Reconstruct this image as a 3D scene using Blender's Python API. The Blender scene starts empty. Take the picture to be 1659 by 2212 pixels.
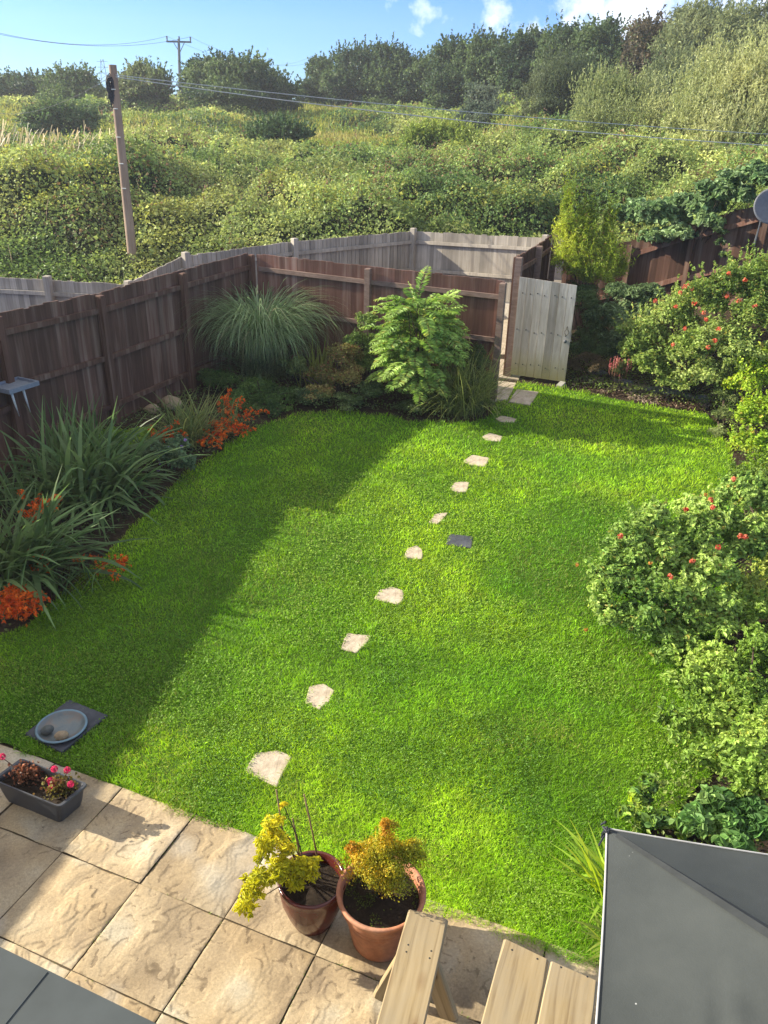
import bpy, math, random
import numpy as np
from mathutils import Vector, Matrix

rng = np.random.default_rng(11)
random.seed(5)
SC = bpy.context.scene
COL = SC.collection
PI = math.pi
R = math.radians

# ------------------------------------------------------------------ camera model (used to turn photo points into metres)
FPX, CX, CY, CAMH = 1720.0, 829.5, 1106.0, 4.23
PITCH, ROLL = R(26.2), R(-1.5)
_p, _r = PITCH, ROLL
RM = np.array([[1, 0, 0], [0, -math.sin(_p), -math.cos(_p)], [0, math.cos(_p), -math.sin(_p)]])
RM = np.array([[math.cos(_r), math.sin(_r), 0], [-math.sin(_r), math.cos(_r), 0], [0, 0, 1]]) @ RM
SLOPE = 0.02

def ray(x, y):
    return RM.T @ np.array([(x - CX) / FPX, (y - CY) / FPX, 1.0])
def G(x, y, dz=0.0):                      # point on the garden ground under a photo point
    d = ray(x, y)
    q = d * ((dz - CAMH) / d[2])
    if q[1] < 4: return np.array([q[0], q[1], dz])
    t = (-4 * SLOPE + dz - CAMH) / (d[2] - SLOPE * d[1]); q = d * t
    return np.array([q[0], q[1], SLOPE * (q[1] - 4) + dz])
def P(x, y, Y):                           # point at the known distance Y
    d = ray(x, y)
    return d * (Y / d[1]) + np.array([0, 0, CAMH])
def pxm(Y, n):                            # n photo pixels at distance Y, in metres
    return n * Y * 1.06 / FPX

def sm(t):
    t = np.clip(t, 0, 1); return t * t * (3 - 2 * t)
def terr(X, Y):
    X = np.asarray(X, float); Y = np.asarray(Y, float)
    z = SLOPE * np.clip(Y - 4, 0, 11)
    far = np.clip(Y - 19, 0, 58)
    z = z + 0.083 * far
    z = z + np.clip(X, 0, 60) * 0.032 * sm((Y - 18) / 18)
    z = z + 1.15 * sm((X - 4.0) / 3.5) * sm((Y - 13.6) / 2.6)
    return z

# ------------------------------------------------------------------ noise
def vnoise(Pt, scale, seed=0):
    q = np.asarray(Pt, float) * scale + seed * 17.31
    i = np.floor(q).astype(np.int64); f = q - i; f = f * f * (3 - 2 * f)
    out = 0
    D = q.shape[1]
    for c in range(2 ** D):
        w = 1.0; h = np.full(len(q), seed * 974711 + 12345, np.int64)
        for k in range(D):
            b = (c >> k) & 1
            w = w * (f[:, k] if b else 1 - f[:, k])
            h = (h * 1103515245 + (i[:, k] + b) * (73856093, 19349663, 83492791)[k]) & 0x7fffffff
        h = (h ^ (h >> 13)) * 1274126177 & 0x7fffffff
        h = (h ^ (h >> 16)) & 0xffff
        out = out + w * (h / 65535.0)
    return out
def fbm(Pt, scale, seed=0, octv=3):
    s = 0; a = 1; t = 0
    for o in range(octv):
        s = s + a * vnoise(Pt, scale * 2 ** o, seed + o); t += a; a *= .5
    return s / t

# ------------------------------------------------------------------ mesh builder
class MB:
    def __init__(self): self.V = []; self.F = []; self.n = 0
    def add(self, V, F, col=None, mat=0, smooth=False):
        V = np.asarray(V, float).reshape(-1, 3)
        for f in (F if isinstance(F, list) else [F]):
            f = np.asarray(f, np.int64)
            if f.size == 0: continue
            if f.ndim == 1: f = f[None]
            c = None
            if col is not None:
                c = np.asarray(col, float)
                if c.ndim == 1: c = np.repeat(c[None], len(f), 0)
                elif len(c) != len(f): c = np.repeat(c, len(f) // len(c), 0)
            self.F.append((f + self.n, c, mat, smooth))
        self.V.append(V); self.n += len(V)
        return self
    def build(self, name, mats, parent=None, at=(0, 0, 0)):
        if not isinstance(mats, (list, tuple)): mats = [mats]
        at = np.asarray(at, float)
        V = np.concatenate(self.V) - at
        me = bpy.data.meshes.new(name)
        me.vertices.add(len(V)); me.vertices.foreach_set('co', V.astype(np.float32).ravel())
        li = np.concatenate([f.ravel() for f, *_ in self.F])
        ls = np.concatenate([np.full(len(f), f.shape[1]) for f, *_ in self.F])
        st = np.concatenate([[0], np.cumsum(ls)[:-1]])
        me.loops.add(len(li)); me.loops.foreach_set('vertex_index', li.astype(np.int32))
        me.polygons.add(len(ls)); me.polygons.foreach_set('loop_start', st.astype(np.int32))
        me.polygons.foreach_set('material_index', np.concatenate([np.full(len(f), m) for f, c, m, s in self.F]).astype(np.int32))
        me.polygons.foreach_set('use_smooth', np.concatenate([np.full(len(f), s) for f, c, m, s in self.F]))
        if any(c is not None for f, c, m, s in self.F):
            cc = np.concatenate([c if c is not None else np.full((len(f), 3), .5) for f, c, m, s in self.F])
            a = me.attributes.new('tint', 'FLOAT_COLOR', 'FACE')
            a.data.foreach_set('color', np.concatenate([cc, np.ones((len(cc), 1))], 1).astype(np.float32).ravel())
        me.update(calc_edges=True)
        for m in mats: me.materials.append(m)
        o = bpy.data.objects.new(name, me); COL.objects.link(o)
        if parent is not None: o.parent = parent
        else: o.location = Vector(at)
        return o

def tag(o, label=None, cat=None, group=None, kind=None):
    if label: o['label'] = label
    if cat: o['category'] = cat
    if group: o['group'] = group
    if kind: o['kind'] = kind
    return o
def thing(name, loc, label, cat, group=None, rotz=0.0):
    o = bpy.data.objects.new(name, None); COL.objects.link(o)
    o.empty_display_size = .1
    o.location = Vector(np.asarray(loc, float)); o.rotation_euler = (0, 0, rotz)
    return tag(o, label, cat, group)

BOXF = np.array([[0, 3, 2, 1], [4, 5, 6, 7], [0, 1, 5, 4], [1, 2, 6, 5], [2, 3, 7, 6], [3, 0, 4, 7]])
def hexa(b, t): return np.concatenate([np.asarray(b, float), np.asarray(t, float)]), BOXF
def box(lo, hi):
    (x0, y0, z0), (x1, y1, z1) = lo, hi
    return hexa([(x0, y0, z0), (x1, y0, z0), (x1, y1, z0), (x0, y1, z0)], [(x0, y0, z1), (x1, y0, z1), (x1, y1, z1), (x0, y1, z1)])
def bar(a, b, w, h, up=(0, 0, 1)):
    a = np.asarray(a, float); b = np.asarray(b, float); d = (b - a) / np.linalg.norm(b - a)
    s = np.cross(d, up); s /= np.linalg.norm(s); u = np.cross(s, d)
    c = [(-1, -1), (1, -1), (1, 1), (-1, 1)]
    A = [a + s * i * w / 2 + u * j * h / 2 for i, j in c]; B = [b + s * i * w / 2 + u * j * h / 2 for i, j in c]
    return hexa(A, B)
def tube(pts, rad, n=8, cap=True):
    pts = np.asarray(pts, float); m = len(pts)
    rad = np.full(m, rad) if np.isscalar(rad) else np.asarray(rad, float)
    T = np.gradient(pts, axis=0); T /= np.linalg.norm(T, axis=1)[:, None] + 1e-9
    ref = np.array([0, 0, 1.]) if abs(T[0][2]) < .9 else np.array([1., 0, 0])
    V = []
    for k in range(m):
        a = np.cross(T[k], ref); a /= np.linalg.norm(a); b = np.cross(T[k], a)
        an = np.arange(n) * 2 * PI / n
        V.append(pts[k] + rad[k] * (np.cos(an)[:, None] * a + np.sin(an)[:, None] * b))
    V = np.concatenate(V); F = []
    for k in range(m - 1):
        for j in range(n):
            j2 = (j + 1) % n; F.append((k * n + j, k * n + j2, (k + 1) * n + j2, (k + 1) * n + j))
    Fs = [np.array(F)]
    if cap: Fs += [np.arange(n)[::-1][None], (np.arange(n) + (m - 1) * n)[None]]
    return V, Fs
def lathe(prof, c, n=40, wob=0):
    c = np.asarray(c, float); prof = np.asarray(prof, float); m = len(prof)
    an = np.arange(n) * 2 * PI / n
    V = np.concatenate([np.stack([c[0] + r * np.cos(an), c[1] + r * np.sin(an), np.full(n, c[2] + z)], 1) for r, z in prof])
    F = [(k * n + j, k * n + (j + 1) % n, (k + 1) * n + (j + 1) % n, (k + 1) * n + j) for k in range(m - 1) for j in range(n)]
    return V, np.array(F)
def prism(poly, z0, z1):
    poly = np.asarray(poly, float); n = len(poly)
    z0 = np.broadcast_to(np.asarray(z0, float), (n,)); z1 = np.broadcast_to(np.asarray(z1, float), (n,))
    V = np.concatenate([np.c_[poly, z0], np.c_[poly, z1]])
    side = np.array([(i, (i + 1) % n, n + (i + 1) % n, n + i) for i in range(n)])
    return V, [np.arange(n)[::-1][None], (np.arange(n) + n)[None], side]
def blob(c, r, seed, rough=.2, nu=14, nv=9, ax=None):
    u = np.linspace(0, 2 * PI, nu, endpoint=False); v = np.linspace(0, PI, nv)
    V = np.array([(math.sin(b) * math.cos(a), math.sin(b) * math.sin(a), math.cos(b)) for b in v for a in u])
    k = 1 + rough * (fbm(V, 1.6, seed) - .5) * 2
    V = V * k[:, None] * np.asarray(r, float)
    if ax: ca, sa = math.cos(ax), math.sin(ax); V = V @ np.array([[ca, sa, 0], [-sa, ca, 0], [0, 0, 1]])
    F = np.array([(i * nu + j, i * nu + (j + 1) % nu, (i + 1) * nu + (j + 1) % nu, (i + 1) * nu + j) for i in range(nv - 1) for j in range(nu)])
    return V + np.asarray(c, float), F[:, ::-1]
def inpoly(X, Y, poly):
    poly = np.asarray(poly, float); r = np.zeros(len(X), bool); j = len(poly) - 1
    for i in range(len(poly)):
        xi, yi = poly[i][:2]; xj, yj = poly[j][:2]
        r ^= ((yi > Y) != (yj > Y)) & (X < (xj - xi) * (Y - yi) / (yj - yi + 1e-12) + xi); j = i
    return r
def polydist(X, Y, poly):
    d = np.full(len(X), 1e9); poly = np.asarray(poly, float)
    for i in range(len(poly)):
        a = poly[i][:2]; b = poly[(i + 1) % len(poly)][:2]; e = b - a
        t = np.clip(((X - a[0]) * e[0] + (Y - a[1]) * e[1]) / (e @ e + 1e-12), 0, 1)
        d = np.minimum(d, np.hypot(X - a[0] - t * e[0], Y - a[1] - t * e[1]))
    return d

# ------------------------------------------------------------------ foliage
def nrm(v): return v / (np.linalg.norm(v, axis=1)[:, None] + 1e-9)
def leaves(Pt, N, T, L, W, shape=4, fold=.18):
    n = len(Pt); N = nrm(N); T = nrm(T - N * (T * N).sum(1)[:, None]); B = np.cross(N, T)
    L = np.broadcast_to(np.asarray(L, float), (n,))[:, None]; W = np.broadcast_to(np.asarray(W, float), (n,))[:, None]
    if shape == 4:
        v = [Pt - T * L * .5, Pt - T * L * .05 + B * W * .5 + N * W * fold, Pt + T * L * .5 - N * L * .12, Pt - T * L * .05 - B * W * .5 + N * W * fold]
        F = np.array([[0, 2, 1], [0, 3, 2]])
    else:
        v = [Pt - T * L * .5, Pt - T * L * .2 + B * W * .42 + N * W * fold, Pt + T * L * .18 + B * W * .4 + N * W * fold,
             Pt + T * L * .5 - N * L * .15, Pt + T * L * .18 - B * W * .4 + N * W * fold, Pt - T * L * .2 - B * W * .42 + N * W * fold]
        F = np.array([[0, 3, 2, 1], [0, 5, 4, 3]])
    k = len(v); V = np.stack(v, 1).reshape(-1, 3)
    F = (F[None] + (np.arange(n) * k)[:, None, None]).reshape(-1, F.shape[1])
    return V, F
def rdir(n): return nrm(rng.normal(size=(n, 3)))
def ribbons(base, az, lean, bend, L, W, nseg=5, twist=0.0, tip=.08, vfold=0.0, power=1.0):
    base = np.asarray(base, float); n = len(base)
    az, lean, bend, L, W = [np.broadcast_to(np.asarray(a, float), (n,)) for a in (az, lean, bend, L, W)]
    h = np.stack([np.cos(az), np.sin(az), np.zeros(n)], 1)
    s = np.stack([-np.sin(az), np.cos(az), np.zeros(n)], 1)
    if np.ndim(twist) or twist:
        tw = rng.normal(size=n) * twist; s = nrm(s * np.cos(tw)[:, None] + h * np.sin(tw)[:, None])
    p = base.copy(); V = []
    for k in range(nseg + 1):
        t = k / nseg
        w = W * (np.interp(t, [0, .25, .65, 1], [.7, 1, .85, tip]))
        V += [p - s * (w / 2)[:, None], p + s * (w / 2)[:, None]]
        if k < nseg:
            a = lean + bend * ((k + .5) / nseg) ** power
            p = p + (h * np.sin(a)[:, None] + np.array([0, 0, 1.]) * np.cos(a)[:, None]) * (L / nseg)[:, None]
    m = 2 * (nseg + 1); V = np.stack(V, 1).reshape(-1, 3)
    f = np.array([(2 * k, 2 * k + 1, 2 * k + 3, 2 * k + 2) for k in range(nseg)])
    F = (f[None] + (np.arange(n) * m)[:, None, None]).reshape(-1, 4)
    return V, F
def mixcol(Pt, cols, scale, seed, jit=.25, rare=None, rp=.05):
    c = np.asarray(cols, float); n = len(Pt)
    t = np.clip((fbm(Pt, scale, seed, 2) - .5) * 2.2 + .5 + rng.normal(size=n) * jit * .6, 0, .999) * (len(c) - 1)
    i = t.astype(int); f = (t - i)[:, None]
    out = c[i] * (1 - f) + c[np.minimum(i + 1, len(c) - 1)] * f
    out = out * np.exp(rng.normal(size=(n, 1)) * jit)
    if rare is not None:
        m = rng.random(n) < rp; out[m] = np.asarray(rare) * np.exp(rng.normal(size=(m.sum(), 1)) * jit)
    return out
def crown(lobes, n, sub=9, shell=.45, spread=(.45, .9), srad=(.28, .5), feather=.12):
    lobes = np.asarray(lobes, float); S = []
    for cx, cy, cz, rx, ry, rz in lobes:
        d = rdir(sub); d[:, 2] = np.abs(d[:, 2]) * .9 - .25
        for k in range(sub):
            q = rng.uniform(*spread); r = rng.uniform(*srad)
            S.append((cx + d[k, 0] * rx * q, cy + d[k, 1] * ry * q, cz + d[k, 2] * rz * q, rx * r, ry * r, rz * r))
        S.append((cx, cy, cz, rx * .62, ry * .62, rz * .62))
    S = np.array(S); w = (S[:, 3] * S[:, 5]) ** 1.0; i = rng.choice(len(S), n, p=w / w.sum())
    d = rdir(n); d[:, 2] = np.where(d[:, 2] < -.3, -d[:, 2], d[:, 2])
    rr = 1.0 - shell * rng.random(n) ** 1.6 + .06 * rng.normal(size=n) + feather * (rng.random(n) < .22) * rng.random(n)
    Pt = S[i, :3] + d * S[i, 3:] * rr[:, None]
    return Pt, d
def gap(Pt, N, scale, seed, thr):
    k = vnoise(Pt, scale, seed) > thr
    return Pt[k], N[k]

# ------------------------------------------------------------------ materials
class NT:
    def __init__(self, name):
        self.m = bpy.data.materials.new(name); self.m.use_nodes = True
        self.t = self.m.node_tree; self.t.nodes.clear()
        self.out = self.n('ShaderNodeOutputMaterial')
    def n(self, typ, **kw):
        x = self.t.nodes.new(typ)
        for k, v in kw.items():
            if k.startswith('i_'):
                key = k[2:].replace('_', ' ')
                x.inputs[int(key) if key.isdigit() else key].default_value = v
            else: setattr(x, k, v)
        return x
    def l(self, a, b): self.t.links.new(a, b); return self
    def coord(self, scale=(1, 1, 1), kind='Object', rot=(0, 0, 0)):
        c = self.n('ShaderNodeTexCoord'); mp = self.n('ShaderNodeMapping')
        mp.inputs['Scale'].default_value = scale; mp.inputs['Rotation'].default_value = rot
        self.l(c.outputs[kind], mp.inputs[0]); return mp.outputs[0]
    def noise(self, vec, scale, detail=4, rough=.55, dist=0):
        x = self.n('ShaderNodeTexNoise', i_Scale=scale, i_Detail=detail, i_Roughness=rough, i_Distortion=dist)
        self.l(vec, x.inputs['Vector']); return x.outputs['Fac']
    def ramp(self, fac, stops, interp='LINEAR'):
        x = self.n('ShaderNodeValToRGB'); r = x.color_ramp; r.interpolation = interp
        while len(r.elements) < len(stops): r.elements.new(.5)
        for e, (p, c) in zip(r.elements, stops):
            e.position = p; e.color = (*c, 1) if hasattr(c, '__len__') else (c, c, c, 1)
        self.l(fac, x.inputs[0]); return x.outputs[0]
    def mix(self, fac, a, b, typ='MIX'):
        x = self.n('ShaderNodeMix', data_type='RGBA', blend_type=typ)
        for s, v in ((x.inputs[0], fac), (x.inputs[6], a), (x.inputs[7], b)):
            if hasattr(v, 'links') or hasattr(v, 'is_linked'): self.l(v, s)
            elif hasattr(v, '__len__'): s.default_value = (*v, 1)
            elif s.type == 'RGBA': s.default_value = (v, v, v, 1)
            else: s.default_value = v
        return x.outputs[2]
    def math(self, op, a, b=0.0):
        x = self.n('ShaderNodeMath', operation=op)
        for s, v in ((x.inputs[0], a), (x.inputs[1], b)):
            if hasattr(v, 'is_linked'): self.l(v, s)
            else: s.default_value = v
        return x.outputs[0]
    def bump(self, h, strength, dist):
        x = self.n('ShaderNodeBump', i_Strength=strength, i_Distance=dist); self.l(h, x.inputs['Height']); return x.outputs[0]
    def bsdf(self, col, rough=.7, normal=None, spec=.35, metal=0.0, out=True):
        b = self.n('ShaderNodeBsdfPrincipled'); b.inputs['Specular IOR Level'].default_value = spec; b.inputs['Metallic'].default_value = metal
        if hasattr(col, 'is_linked'): self.l(col, b.inputs['Base Color'])
        else: b.inputs['Base Color'].default_value = (*col, 1)
        if hasattr(rough, 'is_linked'): self.l(rough, b.inputs['Roughness'])
        else: b.inputs['Roughness'].default_value = rough
        if normal is not None: self.l(normal, b.inputs['Normal'])
        if out: self.l(b.outputs[0], self.out.inputs[0])
        return b
    def island(self): return self.n('ShaderNodeNewGeometry').outputs['Random Per Island']

def leaf_mat(name, transl=.35, rough=.52, spec=.24):
    t = NT(name)
    a = t.n('ShaderNodeAttribute', attribute_name='tint').outputs['Color']
    b = t.bsdf(a, rough, spec=spec, out=False)
    tr = t.n('ShaderNodeBsdfTranslucent')
    hs = t.n('ShaderNodeHueSaturation', i_Hue=.485, i_Saturation=1.1, i_Value=1.25); t.l(a, hs.inputs['Color']); t.l(hs.outputs[0], tr.inputs['Color'])
    m = t.n('ShaderNodeMixShader', i_0=transl); t.l(b.outputs[0], m.inputs[1]); t.l(tr.outputs[0], m.inputs[2])
    t.l(m.outputs[0], t.out.inputs[0]); return t.m
LEAF = leaf_mat('leaf'); LEAFG = leaf_mat('glossy_leaf', .25, .32, .5); BLADE = leaf_mat('blade', .42, .5, .3); PETAL = leaf_mat('petal', .35, .6, .2)

def wood(name, c0, c1, grain=(30, 30, 1.6), isl=.35, rough=.8, stain=None, spec=.2, bumpd=.002, streak=None):
    t = NT(name); v = t.coord(grain)
    g = t.noise(v, 1.0, 5, .65, .6)
    col = t.ramp(g, [(.25, c0), (.75, c1)])
    big = t.noise(t.coord((1.3, 1.3, .9)), 1.0, 4, .6)
    col = t.mix(t.ramp(big, [(.35, .0), (.7, .55)]), col, tuple(x * .55 for x in c0))
    if streak: col = t.mix(t.ramp(t.noise(t.coord((9, 9, .5)), 1.0, 3, .6), [(.5, 0.0), (.72, .75)]), col, streak)
    val = t.math('ADD', t.math('MULTIPLY', t.island(), isl * 2), 1 - isl)
    hs = t.n('ShaderNodeHueSaturation'); t.l(val, hs.inputs['Value']); t.l(col, hs.inputs['Color'])
    col = hs.outputs[0]
    if stain:
        z0, z1, sc = stain
        sep = t.n('ShaderNodeSeparateXYZ'); t.l(t.coord(), sep.inputs[0])
        mr = t.n('ShaderNodeMapRange', i_1=z0, i_2=z1, i_3=.85, i_4=0.0); t.l(t.math('ADD', sep.outputs[2], t.math('MULTIPLY', big, .35)), mr.inputs[0])
        col = t.mix(mr.outputs[0], col, sc)
    t.bsdf(col, rough, t.bump(g, .5, bumpd), spec); return t.m
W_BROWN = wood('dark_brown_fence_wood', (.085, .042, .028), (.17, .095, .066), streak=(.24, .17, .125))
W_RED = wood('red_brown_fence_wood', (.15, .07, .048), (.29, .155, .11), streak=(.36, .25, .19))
W_RAIL = wood('brown_rail_wood', (.14, .09, .07), (.28, .20, .16), grain=(8, 8, 30))
W_GREY = wood('weathered_grey_wood', (.30, .265, .215), (.52, .475, .40), isl=.28, streak=(.22, .19, .16))
W_GATE = wood('weathered_gate_wood', (.27, .25, .215), (.52, .49, .43), grain=(22, 22, 2.2), isl=.3, bumpd=.004, streak=(.22, .20, .16), stain=(.28, .75, (.22, .20, .08)))
W_POLE = wood('pole_wood', (.26, .18, .13), (.46, .34, .26), grain=(25, 25, 1.0), isl=0)

def planktex(name):
    t = NT(name); ob = t.coord((38, 1.5, 38))
    d = t.noise(t.coord((2.5, .7, 2.5)), 1.0, 2)
    mv = t.n('ShaderNodeVectorMath', operation='ADD'); t.l(ob, mv.inputs[0])
    sc = t.n('ShaderNodeVectorMath', operation='SCALE'); sc.inputs['Scale'].default_value = 3.5; 
    cmb = t.n('ShaderNodeCombineXYZ'); t.l(d, cmb.inputs[0]); t.l(cmb.outputs[0], sc.inputs[0]); t.l(sc.outputs[0], mv.inputs[1])
    g = t.noise(mv.outputs[0], 1.0, 4, .6, .4)
    col = t.ramp(g, [(.28, (.17, .115, .055)), (.45, (.29, .22, .115)), (.8, (.40, .315, .185))])
    w = t.ramp(t.noise(t.coord((5, 2, 5)), 1.0, 5, .65), [(.42, 0.0), (.75, .7)])
    col = t.mix(w, col, (.27, .235, .17))
    vo = t.n('ShaderNodeTexVoronoi', i_Scale=1.0, feature='F1'); t.l(t.coord((5.5, 2.6, 1)), vo.inputs['Vector'])
    kn = t.ramp(vo.outputs['Distance'], [(.06, 1.0), (.10, .35), (.2, 0.0)])
    col = t.mix(kn, col, (.15, .08, .035))
    lf = t.math('ADD', t.math('MULTIPLY', t.island(), .3), .85)
    hs = t.n('ShaderNodeHueSaturation'); t.l(lf, hs.inputs['Value']); t.l(col, hs.inputs['Color'])
    t.bsdf(hs.outputs[0], .65, t.bump(g, .35, .0015), .3); return t.m
W_PINE = planktex('pine_plank')

def stone_mat(name, stops, scale, bumpd=.004, rough=.85, spec=.2, crack=None, det=8):
    t = NT(name); v = t.coord()
    a = t.noise(v, scale, det, .62, .3)
    col = t.ramp(a, stops)
    b = t.noise(v, scale * 6, 4, .6)
    col = t.mix(.35, col, t.ramp(b, [(.3, .25), (.7, .75)]), 'OVERLAY')
    h = t.math('ADD', a, t.math('MULTIPLY', b, .4))
    if crack:
        vo = t.n('ShaderNodeTexVoronoi', feature='DISTANCE_TO_EDGE', i_Scale=crack); t.l(v, vo.inputs['Vector'])
        k = t.ramp(vo.outputs['Distance'], [(0.0, 1.0), (.02, 0.0)]); col = t.mix(t.math('MULTIPLY', k, .35), col, (.12, .1, .08))
    t.bsdf(col, rough, t.bump(h, .7, bumpd), spec); return t.m
STEP = stone_mat('pale_stone', [(.28, (.30, .24, .17)), (.5, (.45, .38, .285)), (.75, (.53, .465, .36))], 7, .006, crack=5)
SLATE = stone_mat('dark_slate', [(.3, (.035, .04, .05)), (.7, (.085, .09, .105))], 4, .002, .6, .3)
PEB_G = stone_mat('grey_pebble', [(.3, (.075, .085, .08)), (.7, (.13, .14, .13))], 9, .0008, .6)
PEB_T = stone_mat('tan_pebble', [(.3, (.24, .18, .11)), (.7, (.36, .28, .18))], 9, .0008, .6)
ROCK = stone_mat('garden_rock', [(.3, (.22, .16, .10)), (.7, (.42, .34, .23))], 6)
LOG = stone_mat('weathered_edging', [(.3, (.10, .09, .085)), (.7, (.27, .26, .25))], 8)
WALLM = stone_mat('render_wall', [(.3, (.42, .38, .31)), (.7, (.55, .50, .42))], 3)
SOIL = stone_mat('soil', [(.3, (.022, .015, .010)), (.55, (.05, .036, .025)), (.8, (.11, .085, .06))], 14, .02, .95, .1)
POTSOIL = stone_mat('potting_soil', [(.3, (.015, .011, .008)), (.65, (.04, .03, .022)), (.85, (.12, .10, .08))], 45, .01, .95, .1)
PATHM = stone_mat('path_gravel', [(.3, (.30, .25, .18)), (.7, (.50, .43, .33))], 6, .01)

def patio_mat():
    t = NT('riven_sandstone'); v = t.coord()
    a = t.n('ShaderNodeAttribute', attribute_name='tint').outputs['Color']
    n = t.noise(v, 60, 5, .7)
    c = t.mix(.5, a, t.ramp(n, [(.3, .3), (.7, .7)]), 'OVERLAY')
    t.bsdf(c, .8, t.bump(n, .5, .003), .25); return t.m
PATIO = patio_mat()
JOINT = stone_mat('mossy_joint', [(.35, (.07, .055, .035)), (.6, (.13, .105, .065)), (.72, (.07, .10, .025))], 7, .004)

def simple(name, c, rough, spec=.4, nscale=20, var=.15, bumpd=.0005, metal=0.0):
    t = NT(name); n = t.noise(t.coord(), nscale, 5, .6)
    col = t.ramp(n, [(.3, tuple(x * (1 - var) for x in c)), (.7, tuple(min(1, x * (1 + var)) for x in c))])
    t.bsdf(col, rough, t.bump(n, .4, bumpd), spec, metal); return t.m
TERRA = stone_mat('terracotta', [(.28, (.30, .125, .07)), (.5, (.42, .18, .10)), (.72, (.48, .26, .17))], 5, .0015, .7, .3)
GLAZE_R = simple('oxblood_glaze', (.085, .017, .014), .2, .6, 6, .35)
GLAZE_B = None
PLASTIC = simple('anthracite_plastic', (.055, .06, .07), .38, .5, 30, .08)
CANVAS = None
PIPING = simple('white_piping', (.42, .42, .41), .7)
DARKTIE = simple('dark_cord', (.02, .025, .035), .7)
STEEL = simple('painted_steel', (.09, .10, .11), .45, .5)
IRON = simple('black_iron', (.02, .02, .02), .5)
DISHM = simple('grey_dish', (.13, .14, .16), .5)
BTRAY = simple('blue_grey_paint', (.20, .23, .27), .6)
WHITEP = simple('white_metal', (.62, .64, .60), .5)
CABLE = simple('pale_cable', (.42, .45, .45), .6)
CABLED = simple('dark_cable', (.03, .035, .045), .6)
CANE = simple('bamboo_cane', (.22, .15, .07), .6)
BARK = simple('bark', (.075, .055, .04), .9, .1, 30, .4, .004)
ROOFM = simple('grey_roof_felt', (.062, .073, .073), .75, .25, 5, .18, .002)
HOUSEM = simple('house_render', (.45, .40, .33), .9, .1, 4, .1)
CONC = simple('pale_concrete', (.27, .265, .235), .85, .2, 15, .15, .002)

def canvas():
    t = NT('grey_canvas'); v = t.coord((1, 1, 1))
    n = t.noise(v, 3.0, 6, .65); f = t.noise(v, 180, 3)
    c = t.ramp(n, [(.25, (.036, .042, .042)), (.5, (.048, .055, .054)), (.75, (.060, .067, .065))])
    sp = t.n('ShaderNodeTexVoronoi', feature='F1', i_Scale=16.0); t.l(v, sp.inputs['Vector'])
    k = t.math('MULTIPLY', t.ramp(sp.outputs['Distance'], [(.035, 1.0), (.06, 0.0)]), t.ramp(sp.outputs['Color'], [(.55, 0.0), (.7, .8)]))
    c = t.mix(k, c, (.5, .52, .52))
    t.bsdf(c, .8, t.bump(f, .5, .0012), .25); return t.m
CANVAS = canvas()
SEAM = simple('dark_canvas_seam', (.030, .034, .036), .85, .2)
def glaze_blue():
    t = NT('blue_grey_glaze'); n = t.noise(t.coord(), 7, 6, .65, .5)
    c = t.ramp(n, [(.3, (.08, .12, .14)), (.5, (.14, .165, .165)), (.62, (.18, .15, .125)), (.75, (.20, .225, .225))])
    t.bsdf(c, .38, t.bump(n, .2, .001), .5); return t.m
GLAZE_B = glaze_blue()
RIMB = simple('blue_rim_glaze', (.13, .22, .27), .35, .5, 8, .25)

def ground_mat():
    t = NT('ground_earth'); v = t.coord()
    a = t.noise(v, .35, 6, .6); b = t.noise(v, 22, 5, .7)
    c = t.ramp(b, [(.3, (.02, .014, .009)), (.55, (.048, .034, .023)), (.78, (.12, .09, .065))])
    sep = t.n('ShaderNodeSeparateXYZ'); t.l(v, sep.inputs[0])
    mr = t.n('ShaderNodeMapRange', i_1=19.0, i_2=24.0); t.l(sep.outputs[1], mr.inputs[0])
    grass = t.ramp(a, [(.3, (.04, .06, .018)), (.7, (.10, .11, .035))])
    c = t.mix(mr.outputs[0], c, grass)
    t.bsdf(c, .95, t.bump(b, .8, .02), .1); return t.m
GROUND = ground_mat()
def lawn_mat():
    t = NT('lawn_turf'); v = t.coord(); b = t.noise(v, 45, 5, .7); a = t.noise(v, 1.2, 4)
    c = t.ramp(b, [(.3, (.03, .07, .007)), (.6, (.07, .16, .014)), (.8, (.11, .22, .02))])
    c = t.mix(t.ramp(a, [(.35, 0.0), (.7, .5)]), c, (.06, .10, .012))
    t.bsdf(c, .9, t.bump(b, .8, .02), .1); return t.m
TURF = lawn_mat()
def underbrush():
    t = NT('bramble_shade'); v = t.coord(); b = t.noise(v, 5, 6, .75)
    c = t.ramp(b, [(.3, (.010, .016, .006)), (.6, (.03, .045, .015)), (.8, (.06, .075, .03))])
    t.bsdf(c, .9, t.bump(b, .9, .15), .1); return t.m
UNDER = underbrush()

# ------------------------------------------------------------------ world, sun, camera
EL, AZ = 24.2, 285.0
sd = Vector((math.sin(R(AZ)) * math.cos(R(EL)), math.cos(R(AZ)) * math.cos(R(EL)), math.sin(R(EL))))
w = bpy.data.worlds.new('World'); SC.world = w; w.use_nodes = True
nt = w.node_tree; nt.nodes.clear()
def wn(typ, **kw):
    x = nt.nodes.new(typ)
    for k, v in kw.items():
        if k.startswith('i_'): x.inputs[int(k[2:]) if k[2:].isdigit() else k[2:]].default_value = v
        else: setattr(x, k, v)
    return x
sky = wn('ShaderNodeTexSky', sky_type='NISHITA', sun_disc=False, sun_elevation=R(EL), sun_rotation=R(AZ), air_density=1.0, dust_density=.15, ozone_density=3.0, altitude=50)
bg = wn('ShaderNodeBackground', i_Strength=.15); wo = wn('ShaderNodeOutputWorld')
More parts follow.
